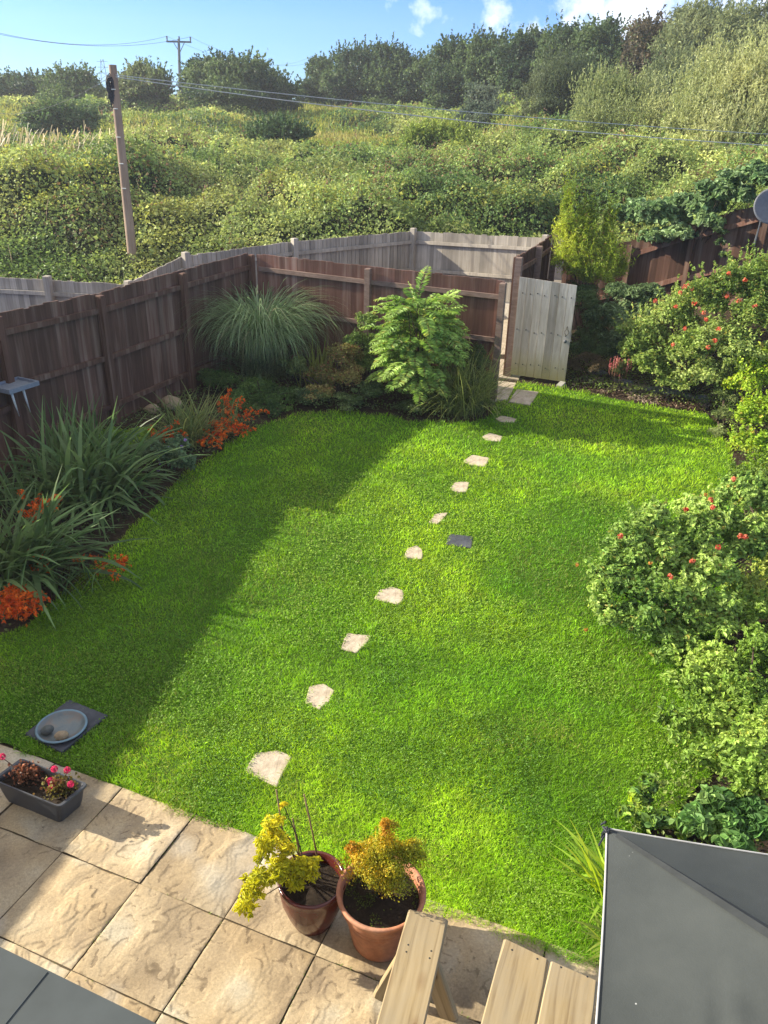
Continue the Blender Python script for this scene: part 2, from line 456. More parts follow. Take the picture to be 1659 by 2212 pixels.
# small cumulus clouds: noise puffs gathered round a few directions of the sky
tc = wn('ShaderNodeTexCoord'); nz = wn('ShaderNodeTexNoise', i_Scale=26.0, i_Detail=6.0, i_Roughness=.6)
nt.links.new(tc.outputs['Generated'], nz.inputs['Vector'])
acc = None
for (px, py, rad, amp) in ((1150, 70, .014, .95), (1065, 42, .018, .58), (895, 12, .013, .42), (715, 6, .013, .36),
                           (1290, 0, .035, .9), (1380, -5, .045, 1.0), (1480, -10, .05, 1.0), (1590, -5, .05, .95), (1690, 0, .05, .9), (980, -160, .06, .9)):
    d = ray(px, py); d = d / np.linalg.norm(d)
    dv = wn('ShaderNodeVectorMath', operation='DISTANCE'); dv.inputs[1].default_value = tuple(d)
    sc_ = wn('ShaderNodeVectorMath', operation='NORMALIZE'); nt.links.new(tc.outputs['Generated'], sc_.inputs[0]); nt.links.new(sc_.outputs[0], dv.inputs[0])
    mr = wn('ShaderNodeMapRange', i_1=0.0, i_2=rad * 1.7, i_3=amp, i_4=0.0); nt.links.new(dv.outputs['Value'], mr.inputs[0])
    if acc is None: acc = mr.outputs[0]
    else:
        mx = wn('ShaderNodeMath', operation='MAXIMUM'); nt.links.new(acc, mx.inputs[0]); nt.links.new(mr.outputs[0], mx.inputs[1]); acc = mx.outputs[0]
ml = wn('ShaderNodeMath', operation='MULTIPLY_ADD'); nt.links.new(nz.outputs['Fac'], ml.inputs[0]); ml.inputs[1].default_value = 3.0
nt.links.new(acc, ml.inputs[2])
cr = wn('ShaderNodeMapRange', i_1=1.75, i_2=2.7, i_3=0.0, i_4=.95); nt.links.new(ml.outputs[0], cr.inputs[0])
zero = wn('ShaderNodeMath', operation='GREATER_THAN'); zero.inputs[1].default_value = .001; nt.links.new(acc, zero.inputs[0])
cm = wn('ShaderNodeMath', operation='MULTIPLY'); nt.links.new(cr.outputs[0], cm.inputs[0]); nt.links.new(zero.outputs[0], cm.inputs[1])
mixc = wn('ShaderNodeMix', data_type='RGBA'); mixc.inputs[7].default_value = (4.3, 4.5, 4.8, 1)
nt.links.new(cm.outputs[0], mixc.inputs[0]); tint = wn('ShaderNodeMix', data_type='RGBA', blend_type='MULTIPLY'); tint.inputs[0].default_value = 1.0
nd = wn('ShaderNodeVectorMath', operation='NORMALIZE'); nt.links.new(tc.outputs['Generated'], nd.inputs[0])
sx = wn('ShaderNodeSeparateXYZ'); nt.links.new(nd.outputs[0], sx.inputs[0])
elev = wn('ShaderNodeValToRGB'); er = elev.color_ramp; er.elements[0].position = 0.0; er.elements[0].color = (.25, .37, .61, 1); er.elements[1].position = .5; er.elements[1].color = (.78, .82, .86, 1)
e2 = er.elements.new(.2); e2.color = (.125, .285, .64, 1)
nt.links.new(sx.outputs[2], elev.inputs[0]); nt.links.new(elev.outputs[0], tint.inputs[7]); nt.links.new(sky.outputs[0], tint.inputs[6])
oc = wn('ShaderNodeTexNoise', i_Scale=2.2, i_Detail=5.0, i_Roughness=.55); nt.links.new(nd.outputs[0], oc.inputs['Vector'])  # unseen pale cloud veil high overhead, added to make the sky fill more neutral
om = wn('ShaderNodeMapRange', i_1=.36, i_2=.56, i_3=0.0, i_4=.9); nt.links.new(oc.outputs['Fac'], om.inputs[0])
oe = wn('ShaderNodeMapRange', i_1=.30, i_2=.48, i_3=0.0, i_4=1.0); nt.links.new(sx.outputs[2], oe.inputs[0])
of = wn('ShaderNodeMath', operation='MULTIPLY'); nt.links.new(om.outputs[0], of.inputs[0]); nt.links.new(oe.outputs[0], of.inputs[1])
over = wn('ShaderNodeMix', data_type='RGBA'); over.inputs[7].default_value = (3.3, 3.0, 2.6, 1)
nt.links.new(of.outputs[0], over.inputs[0]); nt.links.new(tint.outputs[2], over.inputs[6]); nt.links.new(over.outputs[2], mixc.inputs[6])
nt.links.new(mixc.outputs[2], bg.inputs[0]); nt.links.new(bg.outputs[0], wo.inputs[0])

sun = bpy.data.lights.new('Sun', 'SUN'); sun.energy = 4.9; sun.angle = R(.5); sun.color = (1.0, .90, .72)
so = bpy.data.objects.new('Sun', sun); COL.objects.link(so); so.rotation_euler = sd.to_track_quat('Z', 'Y').to_euler()

cam = bpy.data.cameras.new('Camera'); co = bpy.data.objects.new('Camera', cam); COL.objects.link(co)
cam.sensor_fit = 'HORIZONTAL'; cam.sensor_width = 36.0; cam.lens = 36.0 * FPX / 1659.0; cam.clip_end = 2000; cam.clip_start = .05
M = Matrix.Identity(4)
for k in range(3):
    M[k][0] = RM[0][k]; M[k][1] = -RM[1][k]; M[k][2] = -RM[2][k]
M[2][3] = CAMH
co.matrix_world = M
SC.camera = co
SC.render.resolution_x, SC.render.resolution_y = 768, 1024
SC.render.engine = 'CYCLES'
SC.view_settings.view_transform = 'Standard'; SC.view_settings.look = 'None'; SC.view_settings.exposure = 1.36; SC.view_settings.gamma = 1.0

# ------------------------------------------------------------------ ground
xs = np.concatenate([np.linspace(-260, -22, 20), np.linspace(-20, 20, 81), np.linspace(22, 260, 20)])
ys = np.concatenate([np.linspace(-30, 2, 8), np.linspace(3, 30, 55), np.linspace(31, 100, 50), np.linspace(105, 600, 20)])
XX, YY = np.meshgrid(xs, ys); ZZ = terr(XX, YY) - .012
nx, ny = len(xs), len(ys)
V = np.stack([XX, YY, ZZ], -1).reshape(-1, 3)
F = np.array([(j * nx + i, j * nx + i + 1, (j + 1) * nx + i + 1, (j + 1) * nx + i) for j in range(ny - 1) for i in range(nx - 1)])
tag(MB().add(V, F, smooth=True).build('ground', GROUND), kind='structure')

# ---- patio of riven slabs
US = np.array([math.cos(R(-21.3)), math.sin(R(-21.3))]); VS = np.array([-US[1], US[0]])
O0 = np.array([-1.43, 3.34]); SS = .595
mb = MB(); jb = MB()
def slabq(a0, a1, b0, b1, g=.006, j=.0):
    c = [(a0 + g, b0 + g), (a1 - g, b0 + g), (a1 - g, b1 - g), (a0 + g, b1 - g)]
    return [O0 + US * a + VS * b + rng.normal(size=2) * j for a, b in c]
NG = 84
gx = np.linspace(0, 1, NG + 1); GA, GB = np.meshgrid(gx, gx)
for i in range(-9, 11):
    for k, (b0, b1) in enumerate([(0, SS), (-SS, 0), (-SS * 1.18, -SS), (-SS * 2.18, -SS * 1.18), (-SS * 3.18, -SS * 2.18)]):
        q = slabq(i * SS, (i + 1) * SS, b0, b1, .0038, .0012); dz = rng.uniform(0, .003)
        vis = -5 <= i <= 6 and k < 4
        ng = NG if vis else 2
        g_ = np.linspace(0, 1, ng + 1); A_, B_ = np.meshgrid(g_, g_); A_ = A_.ravel(); B_ = B_.ravel()
        # chipped, slightly wavy edges
        xy = (q[0] * ((1 - A_) * (1 - B_))[:, None] + q[1] * (A_ * (1 - B_))[:, None] + q[2] * (A_ * B_)[:, None] + q[3] * ((1 - A_) * B_)[:, None])
        lu = A_ * SS; lv = B_ * (b1 - b0); sd_ = 300 + i * 7 + k
        uv = np.stack([lu, lv], 1); wv = (fbm(uv, 5, sd_, 3) - .5)[:, None] * [.20, .12]
        nn = fbm((uv + wv) * [4.6, 2.1], 1.0, sd_ + 1, 4)
        qd = .085; fr = nn / qd - np.floor(nn / qd)
        st_ = np.floor(nn / qd) + sm((fr - .80) / .2)
        amp = .0024 * (.4 + 1.2 * fbm(uv, 3, sd_ + 2, 2))
        ed_ = np.minimum(np.minimum(A_, 1 - A_) * SS, np.minimum(B_, 1 - B_) * (b1 - b0))
        z = np.maximum(.015 + dz + (st_ - st_.mean()) * amp, .0085) + .0012 * (fbm(uv, 40, sd_ + 3, 2) - .5) - .003 * np.exp(-ed_ / .004)
        V = np.c_[xy, z]; n1 = ng + 1
        F = np.array([(b * n1 + a, b * n1 + a + 1, (b + 1) * n1 + a + 1, (b + 1) * n1 + a) for b in range(ng) for a in range(ng)])
        uvf = uv[F].mean(1); xyf = xy[F].mean(1)
        cc = mixcol(np.c_[uvf, np.full(len(uvf), sd_ * 1.7)], [(.33, .255, .165), (.43, .335, .215), (.49, .385, .245), (.53, .43, .285), (.52, .46, .35)], 4.0, sd_ % 90, .05)
        gold = sm((fbm(uvf, 3, sd_ + 5, 2) - .48) * 5)[:, None] * .32; cc = cc * (1 - gold) + np.array([.50, .36, .19]) * gold
        brn = sm((fbm(uvf * [1.6, .8], 4, sd_ + 8, 3) - .5) * 6)[:, None] * .26; cc = cc * (1 - brn) + np.array([.27, .21, .155]) * brn
        e_ = np.abs((fr - .9))[F].mean(1); dirt = (sm(1 - e_ / .17) * sm((fbm(uvf, 5, sd_ + 6, 2) - .30) * 4))[:, None] * .6
        cc = cc * (1 - dirt) + np.array([.10, .068, .04]) * dirt
        bloom = sm((fbm(xyf, 1.5, 444, 4) - .56) * 8)[:, None] * .5; cc = cc * (1 - bloom) + np.array([.50, .475, .43]) * bloom
        dark_right = sm((fbm(xyf, .9, 448, 4) - .45) * 5)[:, None] * sm((xyf[:, :1] - .2) / .6) * .8; cc = cc * (1 - dark_right) + np.array([.10, .08, .055]) * dark_right  # noisy patches of darker brown, growing towards the right of the patio
        cc = cc * rng.uniform(.74, .98); gm = cc.mean(1, keepdims=True); gk = rng.uniform(0, .16); cc = (cc * (1 - gk) + gm * [1.05, 1.0, .88] * gk) * [1.0, .98, .915]
        mb.add(V, F, cc, smooth=True)
        sk = np.array([[*p, zz] for p in q for zz in (-.008, .010 + dz)]); mb.add(sk, np.array([(2 * a, (2 * a + 2) % 8, (2 * a + 3) % 8, 2 * a + 1) for a in range(4)]), (.2, .15, .1))
tag(mb.build('patio', PATIO), kind='structure')
q = slabq(-9 * SS, 11 * SS, -SS * 3.2, SS, 0)
tag(MB().add(np.c_[q, np.full(4, .0065)], np.array([[0, 1, 2, 3]])).build('paving_joint', JOINT), kind='structure')

jm = MB(); n = 3600; a_ = rng.uniform(-6, 7, n); r_ = rng.integers(0, 3, n); al = rng.random(n) < .5
A_ = np.where(al, np.round(a_), a_) * SS; B_ = np.where(al, rng.uniform(-1.1, 1.0, n), np.array([0, -1, 1.0])[r_]) * SS
pp = O0 + US * A_[:, None] + VS * B_[:, None] + rng.normal(size=(n, 2)) * .005
k = fbm(pp, 3.5, 140, 3) > np.where(pp[:, 0] > -1.1, .50, .60); pp = pp[k]; n = len(pp)
Vw, Fw = ribbons(np.c_[pp, np.full(n, .008)], rng.uniform(0, 6.28, n), rng.uniform(.2, 1.2, n), rng.uniform(0, .8, n), rng.uniform(.008, .026, n), .004, 2, .6, .2)
tag(jm.add(Vw, Fw, np.repeat(mixcol(np.c_[pp, np.zeros(n)], [(.07, .14, .02), (.16, .26, .04), (.24, .22, .09)], 4, 3, .3), 2, 0)).build('joint_weeds', BLADE), 'tiny weeds and moss growing in the patio joints', 'weeds', kind='stuff')

# ---- lawn sheet
LAWN = [(-3.9, 5.02), (-2.8, 4.53), (-1.84, 4.13), (-.75, 3.69), (.42, 3.17), (.95, 2.98), (1.3, 2.86), (1.45, 3.3), (1.62, 3.72), (2.05, 4.0), (2.5, 4.5), (2.7, 5.3), (3.4, 6.6), (4.5, 9.2), (4.95, 11.0),
        (5.1, 12.1), (4.25, 12.42), (3.59, 12.82), (2.95, 13.2), (2.3, 13.4), (2.02, 13.3), (1.78, 12.4), (1.6, 11.66), (1.15, 11.38), (.25, 11.4), (.1, 11.62), (-.6, 11.68), (-1.32, 11.62), (-1.7, 11.2), (-2.0, 10.85), (-2.3, 9.9), (-2.6, 9.2), (-2.75, 8.0), (-3.0, 6.8), (-3.2, 6.0), (-3.7, 5.5)]
LP = np.array(LAWN)
V = np.c_[LP, terr(LP[:, 0], LP[:, 1]) + .004]
def fan_lawn():
    import bmesh
    bm = bmesh.new(); bm.faces.new([bm.verts.new(v) for v in V]); bmesh.ops.triangulate(bm, faces=bm.faces[:])
    me = bpy.data.meshes.new('lawn'); bm.to_mesh(me); bm.free(); me.materials.append(TURF)
    o = bpy.data.objects.new('lawn', me); COL.objects.link(o); return tag(o, kind='structure')
fan_lawn()

# ---- stepping stones
ST = []
def quadpts(pts): return [G(*p)[:2] for p in pts]
STEPS = [
 (((527, 1668), (552, 1628), (600, 1622), (631, 1636), (612, 1672), (598, 1704), (570, 1690)), 'widest pale stepping stone, nearest the patio and the yellow potted shrub'),
 (((658, 1520), (668, 1484), (700, 1478), (724, 1494), (712, 1518), (690, 1536)), 'ragged pale stepping stone, second up the lawn from the patio edge'),
 (((736, 1404), (750, 1368), (772, 1372), (803, 1374), (790, 1396), (770, 1413)), 'notched pale stepping stone with a scooped edge, third up from the patio'),
 (((808, 1296), (820, 1276), (845, 1268), (870, 1276), (872, 1296), (862, 1308), (828, 1302)), 'rounded bun shaped pale stepping stone midway across the sunlit lawn'),
 (((873, 1206), (880, 1186), (900, 1179), (912, 1188), (912, 1210), (890, 1208)), 'small rounded triangular stepping stone beside the dark drain cover'),
 (((926, 1130), (938, 1112), (968, 1108), (955, 1126), (945, 1134)), 'small ragged stepping stone just beyond the dark drain cover'),
 (((970, 1058), (984, 1042), (1014, 1042), (1008, 1064), (990, 1066)), 'small square stepping stone between the drain cover and the larger stone beyond'),
 (((1000, 998), (1020, 983), (1058, 990), (1048, 1010), (1018, 1006)), 'broad oblong stepping stone on the sunny lawn in line with the fern bush'),
 (((1041, 944), (1058, 936), (1086, 944), (1080, 956), (1050, 952)), 'oblong stepping stone last in the sun before the shaded ones by the gate'),
 (((1070, 905), (1084, 899), (1117, 906), (1110, 914), (1080, 912)), 'half overgrown stepping stone lying in the shade near the flower bed'),
]
for pts, lab in STEPS:
    q = quadpts(pts); c = np.mean(q, 0)
    # soften outline
    qq = []
    for i in range(len(q)):
        a, b = np.array(q[i]), np.array(q[(i + 1) % len(q)]); qq += [a * .93 + b * .07, a * .5 + b * .5 + rng.normal(size=2) * .003, a * .07 + b * .93]
    qq = np.array(qq)
    if np.cross(qq[1] - qq[0], qq[5] - qq[0]) < 0: qq = qq[::-1]
    z = float(terr(c[0], c[1])); inn = c + (qq - c) * .93
    n = len(qq); V = np.concatenate([np.c_[qq, np.full(n, z - .02)], np.c_[qq, np.full(n, z + .010)], np.c_[inn, np.full(n, z + .015)]])
    F = [np.array([(i + m * n, (i + 1) % n + m * n, (i + 1) % n + (m + 1) * n, i + (m + 1) * n) for m in range(2) for i in range(n)]), (np.arange(n) + 2 * n)[None]]
    tag(MB().add(V, F).build('stepping_stone', STEP, at=(c[0], c[1], z)), lab, 'stepping stone', 'stepping stones across the lawn')
    ST.append(qq)
def flatslab(name, pts, mat, lab, cat, h=.022, group=None, inset=.96):
    q = np.array(quadpts(pts)); c = q.mean(0)
    if np.cross(q[1] - q[0], q[2] - q[0]) < 0: q = q[::-1]
    z = float(terr(c[0], c[1])); n = len(q); inn = c + (q - c) * inset
    V = np.concatenate([np.c_[q, np.full(n, z - .02)], np.c_[q, np.full(n, z + h - .006)], np.c_[inn, np.full(n, z + h)]])
    F = [np.array([(i + m * n, (i + 1) % n + m * n, (i + 1) % n + (m + 1) * n, i + (m + 1) * n) for m in range(2) for i in range(n)]), (np.arange(n) + 2 * n)[None]]
    ST.append(q)
    return tag(MB().add(V, F).build(name, mat, at=(c[0], c[1], z)), lab, cat, group)
flatslab('paving_slab', ((1098, 870), (1116, 842), (1164, 848), (1144, 878)), STEP, 'square pale paving slab set in the grass in front of the open gate', 'paving slab')
flatslab('paving_slab', ((1060, 868), (1070, 822), (1116, 828), (1096, 866)), STEP, 'long worn paving slab in the gateway beside the gate post', 'paving slab')
flatslab('drain_cover', ((962, 1178), (972, 1154), (1022, 1160), (1018, 1186)), SLATE, 'dark grey square drain cover sunk in the sunny lawn', 'drain cover', .012)
flatslab('slate_slab', ((150, 1515), (234, 1550), (135, 1631), (54, 1591)), SLATE, 'dark slate slab under the bird bath at the lawn corner', 'slab', .03)

# ------------------------------------------------------------------ grass
def grass():
    mb = MB()
    n = 760000
    th = rng.uniform(-.78, .62, n); D = np.exp(rng.uniform(math.log(2.6), math.log(14.5), n))
    X = D * np.sin(th); Y = D * np.cos(th)
    ed = np.stack([X, Y], 1)
    wob = (fbm(ed, 3.0, 3, 3) - .5) * .34
    ins = inpoly(X, Y, LP); dist = polydist(X, Y, LP)
    sdist = np.where(ins, dist, -dist)
    patio_side = ((X - O0[0]) * VS[0] + (Y - O0[1]) * VS[1]) < SS + .35
    keep = np.where(patio_side, sdist + wob * .45 > -.01, sdist + wob * .6 > -.02)
    for q in ST:
        c = q.mean(0); near = np.hypot(X - c[0], Y - c[1]) < .6
        if near.any():
            k = np.where(near)[0]; e = polydist(X[k], Y[k], q)
            keep[k[(inpoly(X[k], Y[k], q)) & (e > .035 * rng.random(len(k)) ** 2)]] = False
    X, Y, D, sdist = X[keep], Y[keep], D[keep], sdist[keep]
    p2 = np.stack([X, Y], 1); n = len(X)
    base = np.c_[X, Y, terr(X, Y) + .002]
    dens = fbm(p2, 1.3, 21, 3)
    tuft = fbm(p2, 5.0, 8, 2)
    L = rng.uniform(.02, .050, n) * (.55 + 1.0 * tuft) * np.where(sdist < .06, 1.35, 1)
    L *= 1 + .25 * (D > 9)
    W = .0034 * (D / 5) ** .85 * rng.uniform(.7, 1.4, n)
    az = rng.uniform(0, 2 * PI, n) + (fbm(p2, 2.2, 33, 2) - .5) * 5
    lean = np.abs(rng.normal(size=n)) * .45 + .12; bend = rng.uniform(.2, 1.4, n)
    c = np.array([[.145, .32, .010], [.265, .49, .016], [.42, .64, .030]])
    col = mixcol(np.c_[p2, np.zeros(n)], c, .9, 5, .26, (.36, .36, .11), .03)
    col = col * (.72 + .56 * fbm(p2, 7.0, 88, 2))[:, None] * (.88 + .24 * fbm(p2, 2.4, 89, 2))[:, None]
    dry = (rng.random(n) < .22 * sm((fbm(p2, 1.1, 90, 3) - .56) * 8)); col[dry] = np.array([.34, .36, .07]) * np.exp(rng.normal(size=(dry.sum(), 1)) * .25)
    lush = sm((fbm(p2, .55, 77, 3) - .42) * 5)[:, None]
    col = col * (1 - .16 * lush) * np.where(lush > .5, 1, 1)
    col[:, 0] *= (1 - .18 * lush[:, 0])
    V, F = ribbons(base, az, lean, bend, L, W, 2, .6, .15)
    mb.add(V, F, col)
    # clover and daisy leaves through the near turf
    m = (D < 9.5) & (rng.random(n) < .30) & (fbm(p2, 1.8, 55, 3) > .44)
    k = int(m.sum()); pc = base[m] + np.c_[rng.normal(size=(k, 2)) * .01, rng.uniform(.012, .035, k)]
    N = nrm(np.c_[rng.normal(size=(k, 2)) * .38, np.ones(k)]); T = rdir(k)
    sz = rng.uniform(.010, .020, k) * (D[m] / 5) ** .6
    V, F = leaves(pc, N, T, sz, sz * .85, 4, .08)
    mb.add(V, F, mixcol(pc, [(.10, .23, .022), (.18, .33, .030), (.26, .40, .05)], 1.0, 9, .22))
    o = mb.build('grass', BLADE)
    tag(o, 'short bright green mown grass with clover across the lawn', 'grass', kind='stuff')
grass()

# ------------------------------------------------------------------ fences
def fence(name, label, posts, board, rail, post, side=1, railz=(.24, .95, 1.62), pw=.095, h=1.85, bw=.125, group=None, skip_posts=(), railw=(.07, .045), zlow=None, postextra=0.0):
    """posts: (x, y, ztop). side: which side the boards sit on (left of the direction = +1)."""
    posts = [np.array(p, float) for p in posts]
    root = thing(name, (posts[0][0], posts[0][1], posts[0][2] - h), label, 'fence', group); at = np.array(root.location)
    for i in range(len(posts) - 1):
        a, b = posts[i], posts[i + 1]
        d = (b - a)[:2]; Ln = np.linalg.norm(d); d /= Ln; nr = np.array([-d[1], d[0]]) * side
        nb = max(1, int(round(Ln / (bw - .01)))); bwid = Ln / nb
        mb = MB()
        for k in range(nb):
            t0, t1 = k / nb, (k + 1) / nb
            z0 = a[2] + (b[2] - a[2]) * t0; z1 = a[2] + (b[2] - a[2]) * t1
            p0 = a[:2] + d * Ln * t0 - d * .012; p1 = a[:2] + d * Ln * t1
            dz = rng.normal() * .006; zb0, zb1 = [min(z_ - h + .03, float(terr(*(a[:2] + d * Ln * t_))) - .03) for z_, t_ in ((z0, t0), (z1, t1))]
            o0 = .062 + rng.normal() * .0015; th0, th1 = .022, .009     # feather edged: thick edge overlaps the next board's thin edge
            A = [p0 + nr * (o0 + .004), p1 + nr * (o0 + .004 - .0), p1 + nr * (o0 - th1), p0 + nr * (o0 - th0)]
            if side < 0: A = [A[1], A[0], A[3], A[2]]; zz = (z1, z0, z0, z1); zq = (zb1, zb0, zb0, zb1)
            else: zz = (z0, z1, z1, z0); zq = (zb0, zb1, zb1, zb0)
            A = A[::-1]; zz = zz[::-1]; zq = zq[::-1]
            V, F = hexa([(*p, z) for p, z in zip(A, zq)], [(*p, z + dz - .0) for p, z in zip(A, zz)])
            mb.add(V, F)
        pn = mb.build('board_panel', board, root, at)
        for rz in railz:
            s = nr * .020
            e0 = d * (pw / 2 + .002)
            A = np.array([*(a[:2] + s + e0 - nr * .0), a[2] - h + rz]); B = np.array([*(b[:2] + s - e0), b[2] - h + rz])
            # rail sits just proud of the boards on the viewer side
            V, F = bar(A - np.r_[nr * .012, 0], B - np.r_[nr * .012, 0], railw[1], railw[0])
            MB().add(V, F).build('rail', rail, pn, at)
    for i, p in enumerate(posts):
        if i in skip_posts: continue
        j = min(i, len(posts) - 2); d = (posts[j + 1] - posts[j])[:2]; d /= np.linalg.norm(d); nr = np.array([-d[1], d[0]])
        c = p[:2] - nr * side * .028
        q = [c + d * x * pw / 2 + nr * y * pw / 2 for x, y in ((-1, -1), (1, -1), (1, 1), (-1, 1))]
        zb = float(terr(*p[:2])) - .1; zt = p[2] - .03 + postextra
        cc = np.mean(q, 0); q2 = [cc + (x - cc) * .86 for x in q]
        V = np.concatenate([[(*x, zb) for x in q], [(*x, zt) for x in q], [(*x, zt + .012) for x in q2]])
        F = np.array([(3, 2, 1, 0), (0, 1, 5, 4), (1, 2, 6, 5), (2, 3, 7, 6), (3, 0, 4, 7), (4, 5, 9, 8), (5, 6, 10, 9), (6, 7, 11, 10), (7, 4, 8, 11), (8, 9, 10, 11)])
        MB().add(V, F).build('post', post, root, at)
    return root

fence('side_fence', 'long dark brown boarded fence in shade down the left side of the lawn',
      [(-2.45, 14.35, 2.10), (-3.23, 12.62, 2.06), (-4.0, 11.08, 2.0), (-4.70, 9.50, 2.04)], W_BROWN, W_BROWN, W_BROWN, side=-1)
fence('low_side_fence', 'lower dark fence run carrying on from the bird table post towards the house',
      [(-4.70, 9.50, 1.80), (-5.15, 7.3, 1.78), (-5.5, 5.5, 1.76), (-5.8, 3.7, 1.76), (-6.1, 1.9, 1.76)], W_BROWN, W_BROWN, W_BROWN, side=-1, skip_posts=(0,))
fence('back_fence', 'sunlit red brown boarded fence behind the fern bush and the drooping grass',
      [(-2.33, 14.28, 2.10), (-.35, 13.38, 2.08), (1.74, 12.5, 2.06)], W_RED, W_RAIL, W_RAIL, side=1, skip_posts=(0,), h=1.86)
fence('passage_fence', 'dark fence run going back from the open gate beside the yellow conifer',
      [(2.12, 13.82, 2.22), (2.72, 15.4, 2.2), (3.35, 17.2, 2.2)], W_BROWN, W_BROWN, W_RAIL, side=1, pw=.11, postextra=.03)
fence('grey_fence', 'silvery weathered grey fence along the back alley below the brambles',
      [(-9.6, 15.4, 1.42), (-6.22, 14.8, 1.47), (-4.7, 14.55, 1.47), (-3.94, 15.8, 1.80), (-2.1, 18.0, 1.82), (.55, 20.2, 1.84), (3.38, 18.3, 1.99), (5.0, 17.3, 2.0)],
      W_GREY, W_GREY, W_GREY, side=1, h=1.7, railz=(.25, .82, 1.46), pw=.12, postextra=.10)
pa, pb, pc, pd, pe = [np.array(v) for v in ((3.75, 17.6, 1.75), (4.9, 17.05, 2.14), (5.9, 16.4, 2.60), (6.9, 15.6, 3.06), (8.3, 14.7, 3.7))]
fence('hillside_fence', 'dark brown fence climbing the slope on the right under the overhanging brambles',
      [pa, pb, pc, pd, pe], W_BROWN, W_RED, W_BROWN, side=1, h=2.1, railz=(.35, 1.05, 1.83), railw=(.09, .05), postextra=-.06)

# alley behind the back fence
q = np.array([(1.2, 14.0), (2.3, 13.6), (3.1, 16.6), (3.1, 18.3), (.6, 19.9), (-1.9, 17.8), (-2.4, 15.4)])
V, F = prism(q, terr(q[:, 0], q[:, 1]) - .05, terr(q[:, 0], q[:, 1]) + .006)
tag(MB().add(V, F).build('alley_path', PATHM), kind='structure')
a, b = P(1010, 700, 18.9), P(1115, 706, 18.6)
V, F = bar((1.0, 19.6, .30), (3.2, 18.1, .30), .2, .5)
tag(MB().add(V, F).build('low_wall', WALLM, at=(2.1, 18.8, .1)), 'low pale rendered wall in the alley seen through the gateway', 'wall')

# ---- gate
gr = thing('garden_gate', (2.15, 13.74, .2), 'open silvery grey boarded gate standing ajar at the back of the lawn', 'gate'); at = np.array(gr.location)
ga, gb = np.array([2.17, 13.74]), np.array([3.06, 13.35]); gd = (gb - ga) / np.linalg.norm(gb - ga); gn = np.array([-gd[1], gd[0]])
gw = np.linalg.norm(gb - ga); mb = MB(); zt0, zt1 = 1.93, 1.88
for k in range(7):
    t0, t1 = k / 7 + .006, (k + 1) / 7
    p0, p1 = ga + gd * gw * t0, ga + gd * gw * t1
    z0, z1 = zt0 + (zt1 - zt0) * t0, zt0 + (zt1 - zt0) * t1
    A = [p0 - gn * .022, p1 - gn * .014, p1, p0]
    V, F = hexa([(*p, .255) for p in A], [(*p, z) for p, z in zip(A, (z0, z1, z1, z0))]); mb.add(V, F)
mb.build('boards', W_GATE, gr, at)
for z in (.45, 1.05, 1.65):
    V, F = bar((*(ga + gn * .022), z), (*(gb + gn * .022), z), .035, .09); MB().add(V, F).build('ledge', W_GATE, gr, at)
V, F = bar((*(ga + gn * .023), .52), (*(gb + gn * .023), .99), .03, .08); MB().add(V, F).build('brace', W_GATE, gr, at)
for z in (.47, 1.06, 1.68):
    for k in range(7):
        V, F = lathe([(0, -.004), (.009, -.003), (.011, 0), (0, .002)], (0, 0, 0), 8); V = V[:, [0, 2, 1]] * [1, -1, 1] * [1, 1, 1]
        c_ = ga + gd * gw * (k + .5 + rng.normal() * .12) / 7 - gn * .021
        MB().add(V * [1, -1, 1] + np.array([*c_, z + rng.normal() * .015]), F).build('nail', IRON, gr, at)
hp = ga + gd * gw * .93 - gn * .03
an = np.linspace(0, 2 * PI, 16)
V, F = tube([(*(hp + gd * (.028 * math.sin(t) * (1.2 if math.cos(t) < 0 else .45))), 1.13 + .075 * math.cos(t)) for t in an], .005, 6)
MB().add(V, F).build('handle', IRON, gr, at)
V, F = lathe([(0, -.01), (.026, -.008), (.03, .0), (.02, .012), (0, .014)], (0, 0, 0), 12)
V = V[:, [0, 2, 1]] * [1, -1, 1]; V = V + np.array([*(hp - gd * .006), .95]); MB().add(V, F, smooth=True).build('lock', STEEL, gr, at)
V, F = bar((*(gb - gn * .07 + gd * .005), .19), (*(gb - gn * .03 - gd * .02), .42), .10, .06)
V2, F2 = bar((*(gb - gn * .17 - gd * .06), .19), (*(gb - gn * .03 - gd * .02), .235), .10, .07)
tag(MB().add(V2, F2).build('door_stop', CONC, at=(gb[0], gb[1], .2)), 'pale block wedged against the foot of the open gate', 'block')

# ------------------------------------------------------------------ bird table tray on the fence post
bt = np.array([-4.56, 9.36, 1.2]); root = thing('bird_table', bt, 'blue grey feeding tray with white spikes under it, fixed to the left fence post', 'bird table')
rz = R(64); ca, sa = math.cos(rz), math.sin(rz)
def loc2(x, y, z): return (bt[0] + ca * x - sa * y, bt[1] + sa * x + ca * y, bt[2] + z)
def lbox(x0, x1, y0, y1, z0, z1): return hexa([loc2(x0, y0, z0), loc2(x1, y0, z0), loc2(x1, y1, z0), loc2(x0, y1, z0)], [loc2(x0, y0, z1), loc2(x1, y0, z1), loc2(x1, y1, z1), loc2(x0, y1, z1)])
MB().add(*lbox(-.2, .2, -.16, .16, 0, .015)).build('tray', BTRAY, root, bt)
for x0, x1, y0, y1 in ((-.2, .2, -.182, -.16), (-.2, .2, .16, .182), (-.222, -.2, -.182, .182), (.2, .222, -.182, .182)):
    MB().add(*lbox(x0, x1, y0, y1, -.01, .045)).build('tray_edge', BTRAY, root, bt)
for x, y in ((-.15, -.12), (.02, -.12)):
    V, F = tube([loc2(x, y, 0), loc2(x + .02, y, -.15), loc2(x + .05, y, -.33)], [.017, .013, .003], 8); MB().add(V, F, smooth=True).build('spike', WHITEP, root, bt)

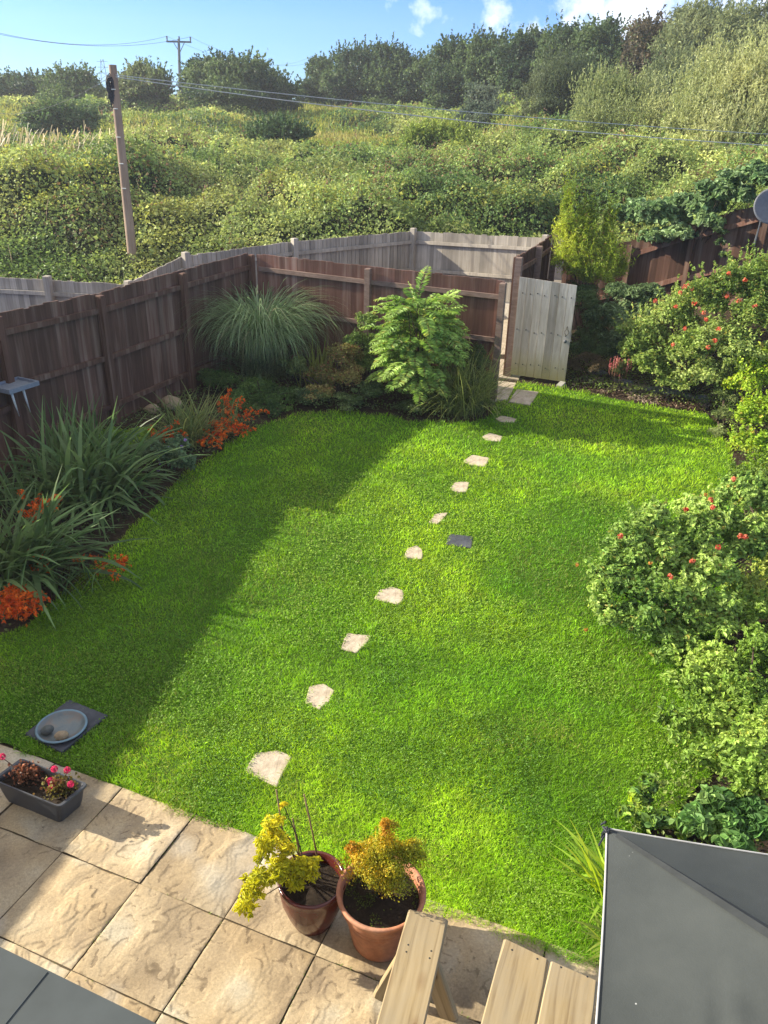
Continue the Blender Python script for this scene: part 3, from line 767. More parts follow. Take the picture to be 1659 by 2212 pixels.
# ------------------------------------------------------------------ bird bath, pebbles
bc = np.array([-2.385, 4.64, .031])
V, F = lathe([(0, .0), (.10, .0), (.13, .012), (.165, .036), (.182, .042), (.185, .05), (.178, .056), (.166, .052), (.155, .036), (.12, .022), (.05, .018), (0, .018)], bc, 56)
bb = tag(MB().add(V, F, smooth=True).build('bird_bath', GLAZE_B, at=bc), 'shallow round blue grey glazed dish on the slate slab', 'bird bath')
V, F = lathe([(.168, .0525), (.173, .0575), (.182, .0575), (.1865, .05)], bc, 56); MB().add(V, F, smooth=True).build('rim', RIMB, bb, bc)
p = G(102, 1577, .075); V, F = blob((p[0], p[1], .088), (.048, .038, .036), 3, .12, 22, 14, .6); tag(MB().add(V, F, smooth=True).build('pebble', PEB_G, at=(p[0], p[1], .055)), 'dark grey rounded pebble resting in the bird bath', 'pebble')
p = G(133, 1589, .075); V, F = blob((p[0], p[1], .086), (.052, .040, .035), 8, .10, 22, 14, .1); tag(MB().add(V, F, smooth=True).build('pebble', PEB_T, at=(p[0], p[1], .055)), 'tan rounded pebble resting in the bird bath', 'pebble')

# ------------------------------------------------------------------ trough planter
tq = np.array([(-2.04, 3.745), (-1.93, 3.95), (-2.47, 4.17), (-2.58, 3.965)])
tc_ = tq.mean(0); ax_ = tq[1] - tq[2]; ax_ /= np.linalg.norm(ax_)
at = np.array([*tc_, .016]); root = thing('trough_planter', at, 'long anthracite plastic trough with dark soil on the patio edge', 'planter')
def rrect(k, z, rr=.03):
    out = []
    for i in range(4):
        p, a, b = tq[i], tq[i - 1], tq[(i + 1) % 4]
        p = tc_ + (p - tc_) * k; a = tc_ + (a - tc_) * k; b = tc_ + (b - tc_) * k
        da = (a - p) / np.linalg.norm(a - p); db = (b - p) / np.linalg.norm(b - p)
        for t in np.linspace(0, 1, 5):
            out.append(p + da * rr * (1 - t) ** 2 + db * rr * t ** 2)
    return np.c_[np.array(out), np.full(20, z)]
# outward bow of the long sides as the soil pushes
rings = [rrect(.80, .016), rrect(.86, .07), rrect(.95, .185), rrect(1.0, .188), rrect(1.012, .198), rrect(1.0, .206), rrect(.93, .206), rrect(.90, .196), rrect(.86, .12)]
V = np.concatenate(rings); F = [np.array([(k * 20 + j, k * 20 + (j + 1) % 20, (k + 1) * 20 + (j + 1) % 20, (k + 1) * 20 + j) for k in range(8) for j in range(20)])]
MB().add(V, F).build('trough', PLASTIC, root, at)
g = rrect(.885, .165); mb = MB(); cen = np.array([[*tc_, .17]])
N = 12; V = []; 
for s in np.linspace(1, 0, N): V.append(np.c_[tc_ + (g[:, :2] - tc_) * s, np.full(20, .165)])
V = np.concatenate(V); V[:, 2] += (fbm(V, 18, 4) - .5) * .03 * (np.arange(len(V)) >= 20)
F = np.array([(k * 20 + j, k * 20 + (j + 1) % 20, (k + 1) * 20 + (j + 1) % 20, (k + 1) * 20 + j) for k in range(N - 1) for j in range(20)])
mb.add(V, F, smooth=True).build('soil', POTSOIL, root, at)
V, F = leaves(np.array([[*(tc_ - ax_ * .235), .225]]), np.array([[.5, -.6, .4]]), np.array([[0, 0, 1.]]), [.075], [.02], 4, 0)
tag(MB().add(V, F).build('plant_label', CONC, at=(*(tc_ - ax_ * .235), .19)), 'small pale plant label stuck in the soil of the trough', 'plant label')

def geranium(t, label, ncol, heads, hx=.08):
    c = np.array([*(tc_ + ax_ * t), .175]); root = thing('geranium', c, label, 'geranium', 'geraniums in the trough')
    mb = MB()
    for k in range(9):
        d = rdir(1)[0]; e = c + np.array([d[0] * hx, d[1] * .055, rng.uniform(.05, .10)]); V, F = tube([c, (c + e) / 2 + [0, 0, .02], e], [.005, .004, .003], 5); mb.add(V, F, col=(.15, .08, .05))
    mb.build('stem', LEAF, root, c)
    n = 260; Pt = c + np.c_[rng.normal(size=n) * hx * .6, rng.normal(size=n) * .035, rng.uniform(.01, .12, n)]
    V, F = leaves(Pt, rdir(n) + [0, 0, .8], rdir(n), rng.uniform(.014, .03, n), rng.uniform(.012, .026, n), 6, .3)
    MB().add(V, F, mixcol(Pt, ncol, 12, 4, .3)).build('foliage', LEAF, root, c)
    for hx_, hy_, hz in heads:
        hcen = c + np.array([hx_, hy_, hz]); n = 60
        d = rdir(n); V, F = leaves(hcen + d * .02, d, rdir(n), .017, .014, 4, .2)
        MB().add(V, F, mixcol(d, [(.55, .035, .10), (.75, .10, .22)], 3, 2, .2)).build('flower_head', PETAL, root, c)
        V, F = tube([c + [0, 0, .03], hcen - [0, 0, .01]], .003, 5); MB().add(V, F, col=(.2, .12, .08)).build('flower_stalk', LEAF, root, c)
geranium(-.11, 'withered reddish brown geranium in the middle of the trough', [(.16, .06, .035), (.26, .13, .07), (.12, .05, .03)], [(-.17, .055, .15)])
geranium(.17, 'geranium with olive leaves and several pink heads at the right of the trough', [(.13, .12, .03), (.22, .20, .05), (.2, .09, .05)], [(-.04, .06, .15), (.045, .06, .145), (.09, -.02, .10), (-.06, .02, .085), (-.05, .0, .06)])

# ------------------------------------------------------------------ flower pots
def pot(c, prof, mat, label, soilz, soilr, soilmat=POTSOIL):
    c = np.array(c, float); root = thing('flower_pot', c, label, 'flower pot')
    V, F = lathe(prof, c, 64); MB().add(V, F, smooth=True).build('pot_body', mat, root, c)
    V = [c + [0, 0, soilz + .01]]; nn = 28
    rr = np.linspace(0, soilr, 9)[1:]
    V = np.concatenate([[c + [0, 0, soilz + .012]]] + [np.stack([c[0] + r * np.cos(np.arange(nn) * 2 * PI / nn), c[1] + r * np.sin(np.arange(nn) * 2 * PI / nn), np.full(nn, c[2] + soilz)], 1) for r in rr])
    V[:, 2] += (fbm(V, 22, 7) - .5) * .035
    F = [np.array([(0, 1 + j, 1 + (j + 1) % nn) for j in range(nn)]), np.array([(1 + k * nn + j, 1 + (k + 1) * nn + j, 1 + (k + 1) * nn + (j + 1) % nn, 1 + k * nn + (j + 1) % nn) for k in range(len(rr) - 1) for j in range(nn)])]
    MB().add(V, F, smooth=True).build('soil', soilmat, root, c)
    return c
redc = pot((-.355, 3.13, .016), [(0, 0), (.105, 0), (.115, .012), (.148, .10), (.176, .20), (.187, .29), (.188, .325), (.194, .335), (.194, .347), (.183, .352), (.172, .345), (.168, .30), (.16, .24)], GLAZE_R, 'round oxblood red glazed pot on the patio beside the terracotta one', .285, .165)
terc = pot((.04, 3.03, .016), [(0, 0), (.150, 0), (.160, .010), (.196, .215), (.200, .219), (.199, .225), (.204, .252), (.208, .256), (.207, .262), (.209, .27), (.224, .30), (.229, .306), (.229, .33), (.243, .36), (.250, .375), (.249, .386), (.238, .390), (.226, .384), (.216, .35), (.21, .28)], TERRA, 'big ribbed terracotta pot beside the wooden seat', .325, .212)
mb = MB(); n = 1500; a = rng.uniform(0, 2 * PI, n); r = .205 * np.sqrt(rng.random(n)); Pt = terc + np.c_[r * np.cos(a), r * np.sin(a), .335 + rng.uniform(0, .02, n)]
Pt = Pt[fbm(Pt, 14, 3) > .47]; n = len(Pt)
V, F = leaves(Pt, rdir(n) + [0, 0, 1], rdir(n), .012, .007); mb.add(V, F, mixcol(Pt, [(.05, .08, .012), (.10, .14, .02)], 20, 3))
tag(mb.build('moss', LEAF, at=terc + [0, 0, .33]), 'green moss growing on the soil of the terracotta pot', 'moss', kind='stuff')

# yellow leaved shrub
c = redc + [-.01, .02, .29]; root = thing('yellow_shrub', c, 'lanky shrub with bright yellow leaves leaning out of the red pot', 'shrub')
lob = [(598, 1775, 26, 3.16), (586, 1806, 34, 3.13), (575, 1838, 32, 3.10), (620, 1835, 24, 3.13), (640, 1880, 36, 3.07), (668, 1868, 24, 3.09), (605, 1880, 36, 3.05), (570, 1895, 36, 3.02), (548, 1925, 36, 2.98), (530, 1960, 24, 2.96), (640, 1905, 24, 3.05), (612, 1738, 9, 3.2)]
stm = MB(); pts_ = []
L_ = []
for px, py, rp, Y in lob:
    q = P(px, py, Y); d_ = np.linalg.norm(q - [0, 0, CAMH]); r = rp * d_ / FPX
    L_.append((*q, r, r, r * .85))
    mid = (c + q) / 2 + [0, 0, .06]; V, F = tube([c + rng.normal(size=3) * .012, mid, q], [.005, .0035, .002], 6); stm.add(V, F)
stm.build('stem', BARK, root, c)
Pt, N = crown(L_, 3400, 5, .8); n = len(Pt)
V, F = leaves(Pt, N * .5 + rdir(n) * .5 + [0, 0, .7], N + rdir(n) * .7 - [0, 0, .2], rng.uniform(.022, .042, n), rng.uniform(.009, .016, n), 6, .15)
MB().add(V, F, mixcol(Pt, [(.42, .44, .022), (.62, .60, .03), (.74, .66, .04)], 6, 3, .15, (.30, .33, .03), .1)).build('foliage', LEAF, root, c)
for (x0, y0), (x1, y1), lab, Yb in (((657, 1716), (672, 1862), 'tallest thin bamboo cane standing in the red pot', 3.2), ((632, 1768), (634, 1850), 'shorter bamboo cane standing among the yellow leaves', 3.19), ((597, 1706), (604, 1800), 'thin bent twig cane above the yellow shrub top', 3.18)):
    b = redc + [(x1 - 672) * .0028 + .04, .09, .27]; t = P(x0, y0, Yb)
    V, F = tube([b, (b + t) / 2 + [.004, 0, 0], t], [.0055, .005, .0045], 7)
    tag(MB().add(V, F, smooth=True).build('garden_cane', CANE, at=b), lab, 'cane')

# golden box
c = terc + [.0, .02, .33]; root = thing('golden_shrub', c, 'dense little golden orange cone shaped shrub in the terracotta pot', 'shrub')
L_ = [(c[0], c[1], c[2] + .10, .12, .12, .12), (c[0], c[1], c[2] + .20, .165, .16, .14), (c[0] - .05, c[1], c[2] + .29, .13, .12, .12), (c[0] + .07, c[1], c[2] + .28, .13, .12, .12), (c[0] + .02, c[1] + .03, c[2] + .36, .10, .1, .11), (c[0] + .015, c[1] + .04, c[2] + .46, .055, .055, .10), (c[0] - .12, c[1] + .03, c[2] + .31, .06, .06, .08), (c[0] + .13, c[1] + .02, c[2] + .30, .05, .06, .08)]
L_ = [(c[0] + (a - c[0]) * 1.3, b_, z, rx * 1.28, ry * 1.2, rz * 1.05) for a, b_, z, rx, ry, rz in L_]
Pt, N = crown(L_, 13000, 9, .6); n = len(Pt)
V, F = leaves(Pt, N + rdir(n) * .7, rdir(n) * .8 + [0, 0, .5] + N * .5, rng.uniform(.010, .019, n), rng.uniform(.006, .010, n), 4, .2)
up = ((Pt[:, 2] - c[2]) / .5)[:, None]
cl = mixcol(Pt, [(.30, .34, .035), (.50, .44, .035), (.58, .42, .032), (.54, .31, .028)], 7, 6, .2, (.20, .24, .03), .14)
MB().add(V, F, cl).build('foliage', LEAF, root, c)
mb = MB()
for k in range(14):
    d = rdir(1)[0]; V, F = tube([c - [0, 0, .02], c + [d[0] * .05, d[1] * .05, .12], c + [d[0] * .11, d[1] * .11, .26]], [.008, .005, .002], 5); mb.add(V, F)
mb.build('stem', BARK, root, c)

# ------------------------------------------------------------------ wooden seat and table (planks run along the local Y axis)
def plank_obj(name, x0, x1, y0, y1, z0, z1, parent, mat=W_PINE, cut=0.0):
    nseg = 10; mb = MB(); ysn = np.linspace(y0, y1, nseg + 1); V = []
    for i, y in enumerate(ysn):
        cc = .006 if 0 < i < nseg else .012
        s0 = cut if (i == nseg and cut) else 0
        prof = [(x0 + cc, z0), (x1 - cc, z0), (x1, z0 + cc), (x1, z1 - cc), (x1 - cc, z1), (x0 + cc, z1), (x0, z1 - cc), (x0, z0 + cc)]
        V += [(x, y - (s0 * (x - x0) / (x1 - x0)), z) for x, z in prof]
    F = [np.array([(k * 8 + j, k * 8 + (j + 1) % 8, (k + 1) * 8 + (j + 1) % 8, (k + 1) * 8 + j) for k in range(nseg) for j in range(8)]), np.arange(8)[::-1][None] , (np.arange(8) + nseg * 8)[None]]
    F[0] = F[0][:, ::-1]; F[1] = F[1][:, ::-1]; F[2] = F[2][:, ::-1]
    return mb.add(V, F).build(name, mat, parent)
def local_bar(name, a, b, w, h, parent, mat=W_PINE, up=(0, 1, 0)):
    """a leg as its own mesh whose local Y runs along its length"""
    a = Vector(a); b = Vector(b); d = (b - a); L = d.length
    o = plank_obj(name, -w / 2, w / 2, 0, L, -h / 2, h / 2, parent, mat)
    y = d.normalized(); x = Vector(up).cross(y).normalized(); z = x.cross(y)
    o.matrix_local = Matrix.Translation(a) @ Matrix((x, y, z)).transposed().to_4x4()
    return o
sf = (G(885, 1970, .45 - 0) + 0); 
S0, S1 = P(883, 1968, 2.86), P(965, 1990, 2.80)
sc0 = (g0 := (np.array([.185, 2.875]) + np.array([.395, 2.815])) / 2); sdir = np.array([-.14, -.53]); sdir /= np.linalg.norm(sdir)
rot = math.atan2(-sdir[1], -sdir[0]) - PI / 2
seat = thing('garden_bench', (*(sc0), .016), 'narrow pine plank seat on splayed legs next to the terracotta pot', 'bench', rotz=rot)
plank_obj('seat_plank', -.108, .108, -1.5, 0, .405, .45, seat)
for y in (-.22, -1.28):
    local_bar('leg', (.055, y, .402), (.185, y, 0), .095, .045, seat)
    local_bar('leg', (-.055, y + .0, .402), (-.185, y, 0), .095, .045, seat)
    o = plank_obj('crosspiece', -.11, .11, y - .0225, y + .0225, .30, .36, seat)
tc0 = np.array([.625, 2.52]); tdir = np.array([-.155, -.42]); tdir /= np.linalg.norm(tdir); rot = math.atan2(-tdir[1], -tdir[0]) - PI / 2
def screws(parent, pts, z):
    for x, y in pts:
        V, F = lathe([(0, .0015), (.0035, .0015), (.005, .0005), (.005, -.002)], (x, y, z), 10); MB().add(V, F).build('screw', IRON, parent)
screws(seat, [(x, y) for y in (-.20, -.24, -1.26, -1.30) for x in (-.06, .06)], .45)
tab = thing('wooden_table', (*tc0, .016), 'pine plank table with a slanting far end beside the grey parasol', 'table', rotz=rot)
plank_obj('tabletop_plank', 0, .222, -1.6, 0, .68, .724, tab, cut=.03)
plank_obj('tabletop_plank', .227, .45, -1.6, -.03, .68, .724, tab, cut=.02)
screws(tab, [(x, y) for y in (-.045, -1.30) for x in (.05, .17, .28, .40)], .724)
for y in (-.30, -1.35):
    local_bar('leg', (.10, y, .678), (-.10, y, 0), .095, .045, tab); local_bar('leg', (.35, y, .678), (.55, y, 0), .095, .045, tab)
    plank_obj('crosspiece', .0, .45, y - .07, y - .025, .60, .675, tab)

# ------------------------------------------------------------------ parasol
cz = 2.1; c0 = np.array([.78, 1.95]); apex = np.array([1.58, .66, 2.52]); half = apex[:2] - c0; Lh = np.linalg.norm(half)
cs = [c0, apex[:2] + np.array([-half[1], half[0]]) * .98 , apex[:2] + half, apex[:2] - np.array([-half[1], half[0]]) * .98]
cs[1] = np.array([2.85, 1.70]); cs[3] = np.array([.10, -.06])
root = thing('parasol', (apex[0], apex[1], .016), 'big square charcoal grey parasol with white piped edges over the table', 'parasol'); at = np.array(root.location)
corner = [np.array([*c, cz]) for i, c in enumerate(cs)]
mb = MB(); NU = 60
edgepts = []
for i in range(4):
    A, B = corner[i], corner[(i + 1) % 4]; rowsV = []
    mid = (A + B) / 2; inw = apex - mid; inw[2] = 0; inw /= np.linalg.norm(inw)
    for a in range(NU + 1):
        s = a / NU
        for b in range(NU + 1):
            t = b / NU
            e = A + (B - A) * t + inw * .04 * 4 * t * (1 - t) * (1 - s)
            p = e + (apex - e) * s
            p = p.copy(); p[2] -= .07 * 4 * t * (1 - t) * (4 * s * (1 - s)) ** .8 * .9
            # soft hanging folds in the cloth
            f = sum(.005 * math.exp(-((t - q0) / .035) ** 2) * math.sin(PI * min(1, max(0, (s - s0) / .38))) for q0, s0 in ((.46, .18), (.58, .22), (.70, .16), (.82, .3), (.34, .26)))
            if i == 3: f += sum(.0026 * math.exp(-((s - q0) / .018) ** 2) * math.exp(-((t - t0) / .11) ** 2) for q0, t0 in ((.27, .70), (.34, .67), (.42, .69), (.50, .64), (.60, .68)))
            p[2] -= f * 5.0
            rowsV.append(p)
    V = np.array(rowsV); F = np.array([(a * (NU + 1) + b, a * (NU + 1) + b + 1, (a + 1) * (NU + 1) + b + 1, (a + 1) * (NU + 1) + b) for a in range(NU) for b in range(NU)])
    mb.add(V, F, smooth=True); edgepts.append(V[:NU + 1])
can = mb.build('canopy', CANVAS, root, at)
for e in edgepts:
    V, F = tube(e + [0, 0, .002], .003, 6); MB().add(V, F).build('piping', PIPING, can, at)
for i in range(4):
    A = corner[i] + [0, 0, .004]; B = apex + [0, 0, .004]; d = (B - A)[:2]; d /= np.linalg.norm(d); nn_ = np.array([-d[1], d[0], 0])
    k = 14; V = []
    for s in np.linspace(.03, 1, k):
        wd = .008 + .018 * min(1, s * 1.8); c = A + (B - A) * s
        V += [c + nn_ * wd - [0, 0, .004], c + [0, 0, .007], c - nn_ * wd - [0, 0, .004]]
    F = np.array([(a * 3 + j, a * 3 + j + 1, a * 3 + j + 4, a * 3 + j + 3) for a in range(k - 1) for j in range(2)])
    MB().add(V, F[:, ::-1]).build('seam', SEAM, can, at)
    V, F = tube([corner[i] - [0, 0, .015], apex - [0, 0, .05]], .008, 6); MB().add(V, F).build('rib', STEEL, root, at)
V, F = tube([(apex[0], apex[1], .016), (apex[0], apex[1], 2.5)], .022, 16); MB().add(V, F, smooth=True).build('pole', STEEL, root, at)
V, F = lathe([(0, .05), (.012, .04), (.03, .01), (.03, -.02)], apex, 16); MB().add(V, F, smooth=True).build('finial', STEEL, root, at)
V, F = lathe([(0, 0), (.25, 0), (.25, .05), (.06, .07), (.03, .2), (.03, .3)], (apex[0], apex[1], .016), 24); MB().add(V, F).build('base', STEEL, root, at)
tie = MB()
for k in range(9):
    s0 = corner[0] + [rng.normal() * .008, rng.normal() * .008, .006]
    e = s0 + [rng.uniform(-.03, .025), rng.uniform(-.03, .015), -rng.uniform(.0, .05)]
    V, F = tube([s0, (s0 + e) / 2 + rng.normal(size=3) * .008 + [0, 0, .008], e], .0035, 5); tie.add(V, F)
tie.build('tie_cord', DARKTIE, root, at)

# ------------------------------------------------------------------ flat roof of the extension below the window
e0, e1 = P(0, 2045, 1.17)[:2], P(340, 2212, 1.02)[:2]
zr = 2.55
e0, e1 = G(0, 2045, zr)[:2], G(340, 2212, zr)[:2]; ud = (e1 - e0) / np.linalg.norm(e1 - e0); vd = np.array([-ud[1], ud[0]])
c = e0 - ud * 3.2; root = thing('house_extension', (*(c - vd * .6), 0), 'flat grey roofed extension of the house below the window', 'building'); at = np.array(root.location)
A = e0 - ud * 3.2; B = e1 + ud * .5
q = [A, A - vd * 1.0, B - vd * 1.0, B]
V, F = prism(q, zr - .14, zr); MB().add(V, F).build('flat_roof', ROOFM, root, at)
qm = G(92, 2110, zr)[:2]; s = (qm - e0) @ ud; m0 = e0 + ud * s
V, F = bar((*(m0 - vd * .004), zr + .001), (*(m0 - vd * .95 + ud * .02), zr + .001), .006, .002); MB().add(V, F).build('roof_seam', ROOFM, root, at)
q = [A - vd * .12 + ud * .05, A - vd * .95 + ud * .05, B - vd * .95 - ud * .05, B - vd * .12 - ud * .05]
V, F = prism(q, 0, zr - .14); MB().add(V, F).build('wall', HOUSEM, root, at)

# ------------------------------------------------------------------ telegraph pole, wires, far poles
pb0, pt0 = np.array([-6.58, 21.0, float(terr(-6.58, 21)) - .2]), P(243, 140, 21)
root = thing('telegraph_pole', pb0, 'brown wooden telegraph pole rising from the brambles behind the left fence', 'telegraph pole'); at = pb0
kk = np.linspace(0, 1, 12); pts_ = pb0 + (pt0 - pb0) * kk[:, None]
V, F = tube(pts_, np.linspace(.125, .088, 12), 18); MB().add(V, F, smooth=False).build('pole', W_POLE, root, at)
for i, f_ in enumerate((.82, .70, .585, .475, .9)):
    p = pb0 + (pt0 - pb0) * f_; s = -1 if i % 2 else 1
    V, F = tube([p + [-.05, -.10, 0], p + [.05, -.125, .0]], .012, 6); MB().add(V, F).build('step_bolt', WHITEP, root, at)
mb = MB()
for k in range(22):
    c = pb0 + (pt0 - pb0) * rng.uniform(.865, .925) + [-.075 + rng.normal() * .02, -.075 + rng.normal() * .015, 0]
    r1, r2 = rng.uniform(.035, .065), rng.uniform(.16, .25); an = np.linspace(0, 2 * PI, 14) ; ph = rng.uniform(-.25, .25)
    V, F = tube([c + [r1 * math.sin(t) + ph * .2 * math.cos(t), rng.normal() * .006, r2 * math.cos(t)] for t in an], .011, 5, False); mb.add(V, F)
mb.build('cable_coil', CABLED, root, at)
def wire(name, a, b, sag, r, mat, label, n=24):
    a = np.asarray(a, float); b = np.asarray(b, float); t = np.linspace(0, 1, n)[:, None]
    V, F = tube(a + (b - a) * t - np.array([0, 0, 1.]) * sag * 4 * t * (1 - t), r, 5)
    return tag(MB().add(V, F).build(name, mat, at=a), label, 'cable')
pw_ = pb0 + (pt0 - pb0) * .955
wire('overhead_wire', pw_ + [.07, -.07, .02], P(1700, 292, 24), .12, .0095, CABLE, 'upper of the two pale wires running right from the telegraph pole')
wire('overhead_wire', pw_ + [.07, -.08, -.02], P(1720, 318, 20), .16, .010, CABLE, 'lower of the two pale wires running right from the telegraph pole')
wire('overhead_wire', pw_ + [-.07, 0, -.02], P(-60, 225, 45), .6, .006, CABLED, 'thin dark wire leaving the telegraph pole to the left')
def tpole(px, ptop, pbot, Y, arm, label, frame=True):
    t, b = P(px, ptop, Y), P(px + 4, pbot, Y); root = thing('utility_pole', b, label, 'utility pole')
    V, F = tube([b, t], [.17, .13], 8); MB().add(V, F).build('pole', STEEL, root, b)
    w_ = pxm(Y, arm)
    V, F = bar(t + [-w_ / 2, 0, -.25], t + [w_ / 2, 0, -.25], .13, .16); MB().add(V, F).build('crossarm', STEEL, root, b)
    for s in (-.47, 0.02, .47):
        V, F = tube([t + [w_ * s, 0, -.18], t + [w_ * s, 0, .22]], [.06, .09], 6); MB().add(V, F).build('insulator', STEEL, root, b)
    for s in (-1, 1):
        V, F = bar(t + [0, 0, -1.2], t + [s * w_ * .22, 0, -.3], .06, .06); MB().add(V, F).build('brace', STEEL, root, b)
    return t, w_
t1, w1 = tpole(386, 84, 225, 92, 44, 'dark utility pole with a crossarm standing against the blue sky')
t2, w2 = tpole(690, 124, 190, 170, 26, 'tiny far crossarm pole just above the hedgerow skyline')
for s, lab in ((-.47, 'outer'), (.47, 'inner')):
    wire('power_line', t1 + [w1 * s, 0, .2], P(-40, 62 + (4 if s > 0 else 0), 70), .9, .015, CABLED, f'{lab} thin power line crossing the sky left of the crossarm pole')
    wire('power_line', t1 + [w1 * s, 0, .2], t2 + [w2 * s, 0, .2], 2.0, .012, CABLED, f'{lab} faint power line between the two crossarm poles')
# lattice pylon far away
pb1 = P(229, 205, 150); pyl = thing('lattice_mast', pb1, 'faint distant lattice mast just left of the telegraph pole top', 'mast'); mb = MB()
hp_ = 5.2
for s in (-1, 1):
    mb.add(*bar(pb1 + [s * .75, 0, 0], pb1 + [s * .2, 0, hp_], .07, .07))
    for z in (.62, .78, .94): mb.add(*bar(pb1 + [0, 0, hp_ * z], pb1 + [s * .9, 0, hp_ * z], .05, .05))
for k in range(9):
    z0, z1 = hp_ * k / 9, hp_ * (k + 1) / 9; s = 1 if k % 2 else -1
    mb.add(*bar(pb1 + [s * (.75 - .55 * k / 9), 0, z0], pb1 + [-s * (.75 - .55 * (k + 1) / 9), 0, z1], .05, .05))
mb.build('lattice_tower', STEEL, pyl, pb1)

# ------------------------------------------------------------------ satellite dish
dc = P(1666, 447, 15.0); root = thing('satellite_dish', (dc[0], dc[1] + .35, dc[2] - .7), 'grey satellite dish at the right edge above the climbing fence', 'satellite dish'); at = np.array(root.location)
prof = [(.0, .0), (.08, .004), (.16, .016), (.24, .036), (.30, .058), (.31, .062), (.31, .068), (.24, .046), (.16, .026), (.0, .01)]
V, F = lathe(prof, (0, 0, 0), 36); face = Vector((-.18, -.93, .32)).to_track_quat('Z', 'Y').to_matrix(); V = V @ np.array(face).T + dc
MB().add(V, F, smooth=True).build('reflector', DISHM, root, at)
V, F = tube([dc + [0, .03, -.02], dc + [.03, .35, -.1], at], .022, 8); MB().add(V, F).build('mast', STEEL, root, at)
fe = dc + np.array(face) @ np.array([0, 0, .34]); V, F = tube([dc + np.array(face) @ np.array([0, -.28, .05]), fe], .012, 6); MB().add(V, F).build('feed_arm', STEEL, root, at)
V, F = blob(fe, (.04, .05, .04), 2, .05); MB().add(V, F, smooth=True).build('receiver', STEEL, root, at)

# ================================================================== PLANTS
def D3(q): return np.linalg.norm(np.asarray(q) - [0, 0, CAMH])
def lobes_px(lst, depth=1.0):
    """lobes given as photo circle (x, y, rx, ry) at the distance Y -> ellipsoids in metres"""
    out = []
    for px, py, rx, ry, Y in lst:
        q = P(px, py, Y); k = D3(q) / FPX
        out.append((*q, rx * k, rx * k * depth, ry * k))
    return np.array(out)
def limbs(root, at, base, tips, r0=.03, mat=BARK, name='stem', n=None, r1=.006):
    mb = MB(); base = np.asarray(base, float)
    for t in tips:
        t = np.asarray(t, float); b = base + rng.normal(size=3) * [.05, .05, 0] * (r0 / .03)
        m1 = b + (t - b) * .4 + np.array([0, 0, .12]) * np.linalg.norm(t - b) + rng.normal(size=3) * .05 * np.linalg.norm(t - b)
        k = np.linspace(0, 1, 6)[:, None]; pts = (1 - k) ** 2 * b + 2 * k * (1 - k) * m1 + k * k * t
        mb.add(*tube(pts, np.linspace(r0, r1, 6), 6))
    return mb.build(name, mat, root, at)

def shrub(name, label, cat, lobes, n, L, W, cols, base=None, sub=9, shell=.5, shape=4, mat=None, scale=2.0, seed=1, jit=.25, rare=None, rp=.05, up=.5, rnd=.7, tdir=None, aspect=None,
          group=None, stems=7, stem_r=.02, gapthr=None, spread=(.45, .9), srad=(.28, .5), foliage='foliage', stemname='stem', fold=.18, zmin=True, shoots=0, slen=.3, sup=.8, sout=.6):
    lobes = np.asarray(lobes, float)
    if base is None:
        c = lobes[:, :2].mean(0); base = (c[0], c[1], float(terr(*c)))
    root = thing(name, base, label, cat, group)
    Pt, N = crown(lobes, int(n * 1.1), sub + 7, shell, (.3, 1.0), (.16, .36), .28)
    if gapthr: Pt, N = gap(Pt, N, gapthr[0], seed + 40, gapthr[1])
    if zmin:
        k = Pt[:, 2] > terr(Pt[:, 0], Pt[:, 1]) + .01; Pt, N = Pt[k], N[k]
    if shoots:
        sp, sn = crown(lobes, shoots, 10, .5, (.4, 1.0), (.2, .4), 0); lf = 14
        sv = nrm(sn * sout + rdir(shoots) * .3 + np.array([0, 0, sup])); sl = slen * rng.uniform(.5, 1.4, shoots); i_ = np.repeat(np.arange(shoots), lf); tt = rng.random(shoots * lf)
        Pt = np.concatenate([Pt, sp[i_] + sv[i_] * (sl[i_] * tt)[:, None] + rng.normal(size=(shoots * lf, 3)) * (L * .3 * (1.1 - tt))[:, None]]); N = np.concatenate([N, rdir(shoots * lf)])
    n = len(Pt)
    T = rdir(n) + (0 if tdir is None else np.asarray(tdir))
    NN = N * .6 + rdir(n) * rnd + np.array([0, 0, up])
    V, F = leaves(Pt, NN, T, rng.uniform(L * .65, L * 1.3, n), rng.uniform(W * .7, W * 1.25, n), shape, fold)
    MB().add(V, F, mixcol(Pt, cols, scale, seed, jit, rare, rp)).build(foliage, mat or LEAF, root, base)
    if stems:
        idx = rng.choice(len(lobes), stems, p=None if stems > len(lobes) else None)
        limbs(root, base, base, [lobes[i, :3] + rng.normal(size=3) * lobes[i, 3:] * .3 for i in idx], stem_r, name=stemname)
    return root

def straps(root, at, c, n, spread, L, W, lean, bend, cols, name='leaves', az0=None, azs=PI, seed=1, nseg=6, mat=None, twist=.5, power=1.0, scale=3, jit=.22, rare=None, rp=.05, tip=.06):
    b = np.asarray(c, float) + np.c_[rng.normal(size=(n, 2)) * np.asarray(spread), np.zeros(n)]
    b[:, 2] = np.asarray(c)[2] if np.ndim(c) == 1 else 0
    az = rng.uniform(0, 2 * PI, n) if az0 is None else az0 + rng.normal(size=n) * azs
    ln = rng.uniform(*lean, n); bd = rng.uniform(*bend, n)
    V, F = ribbons(b, az, ln, bd, rng.uniform(L * .6, L * 1.15, n), W * rng.uniform(.7, 1.2, n), nseg, twist, tip, power=power)
    return MB().add(V, F, np.repeat(mixcol(b + rng.normal(size=(n, 3)) * .1, cols, scale, seed, jit, rare, rp), nseg, 0)).build(name, mat or BLADE, root, at)

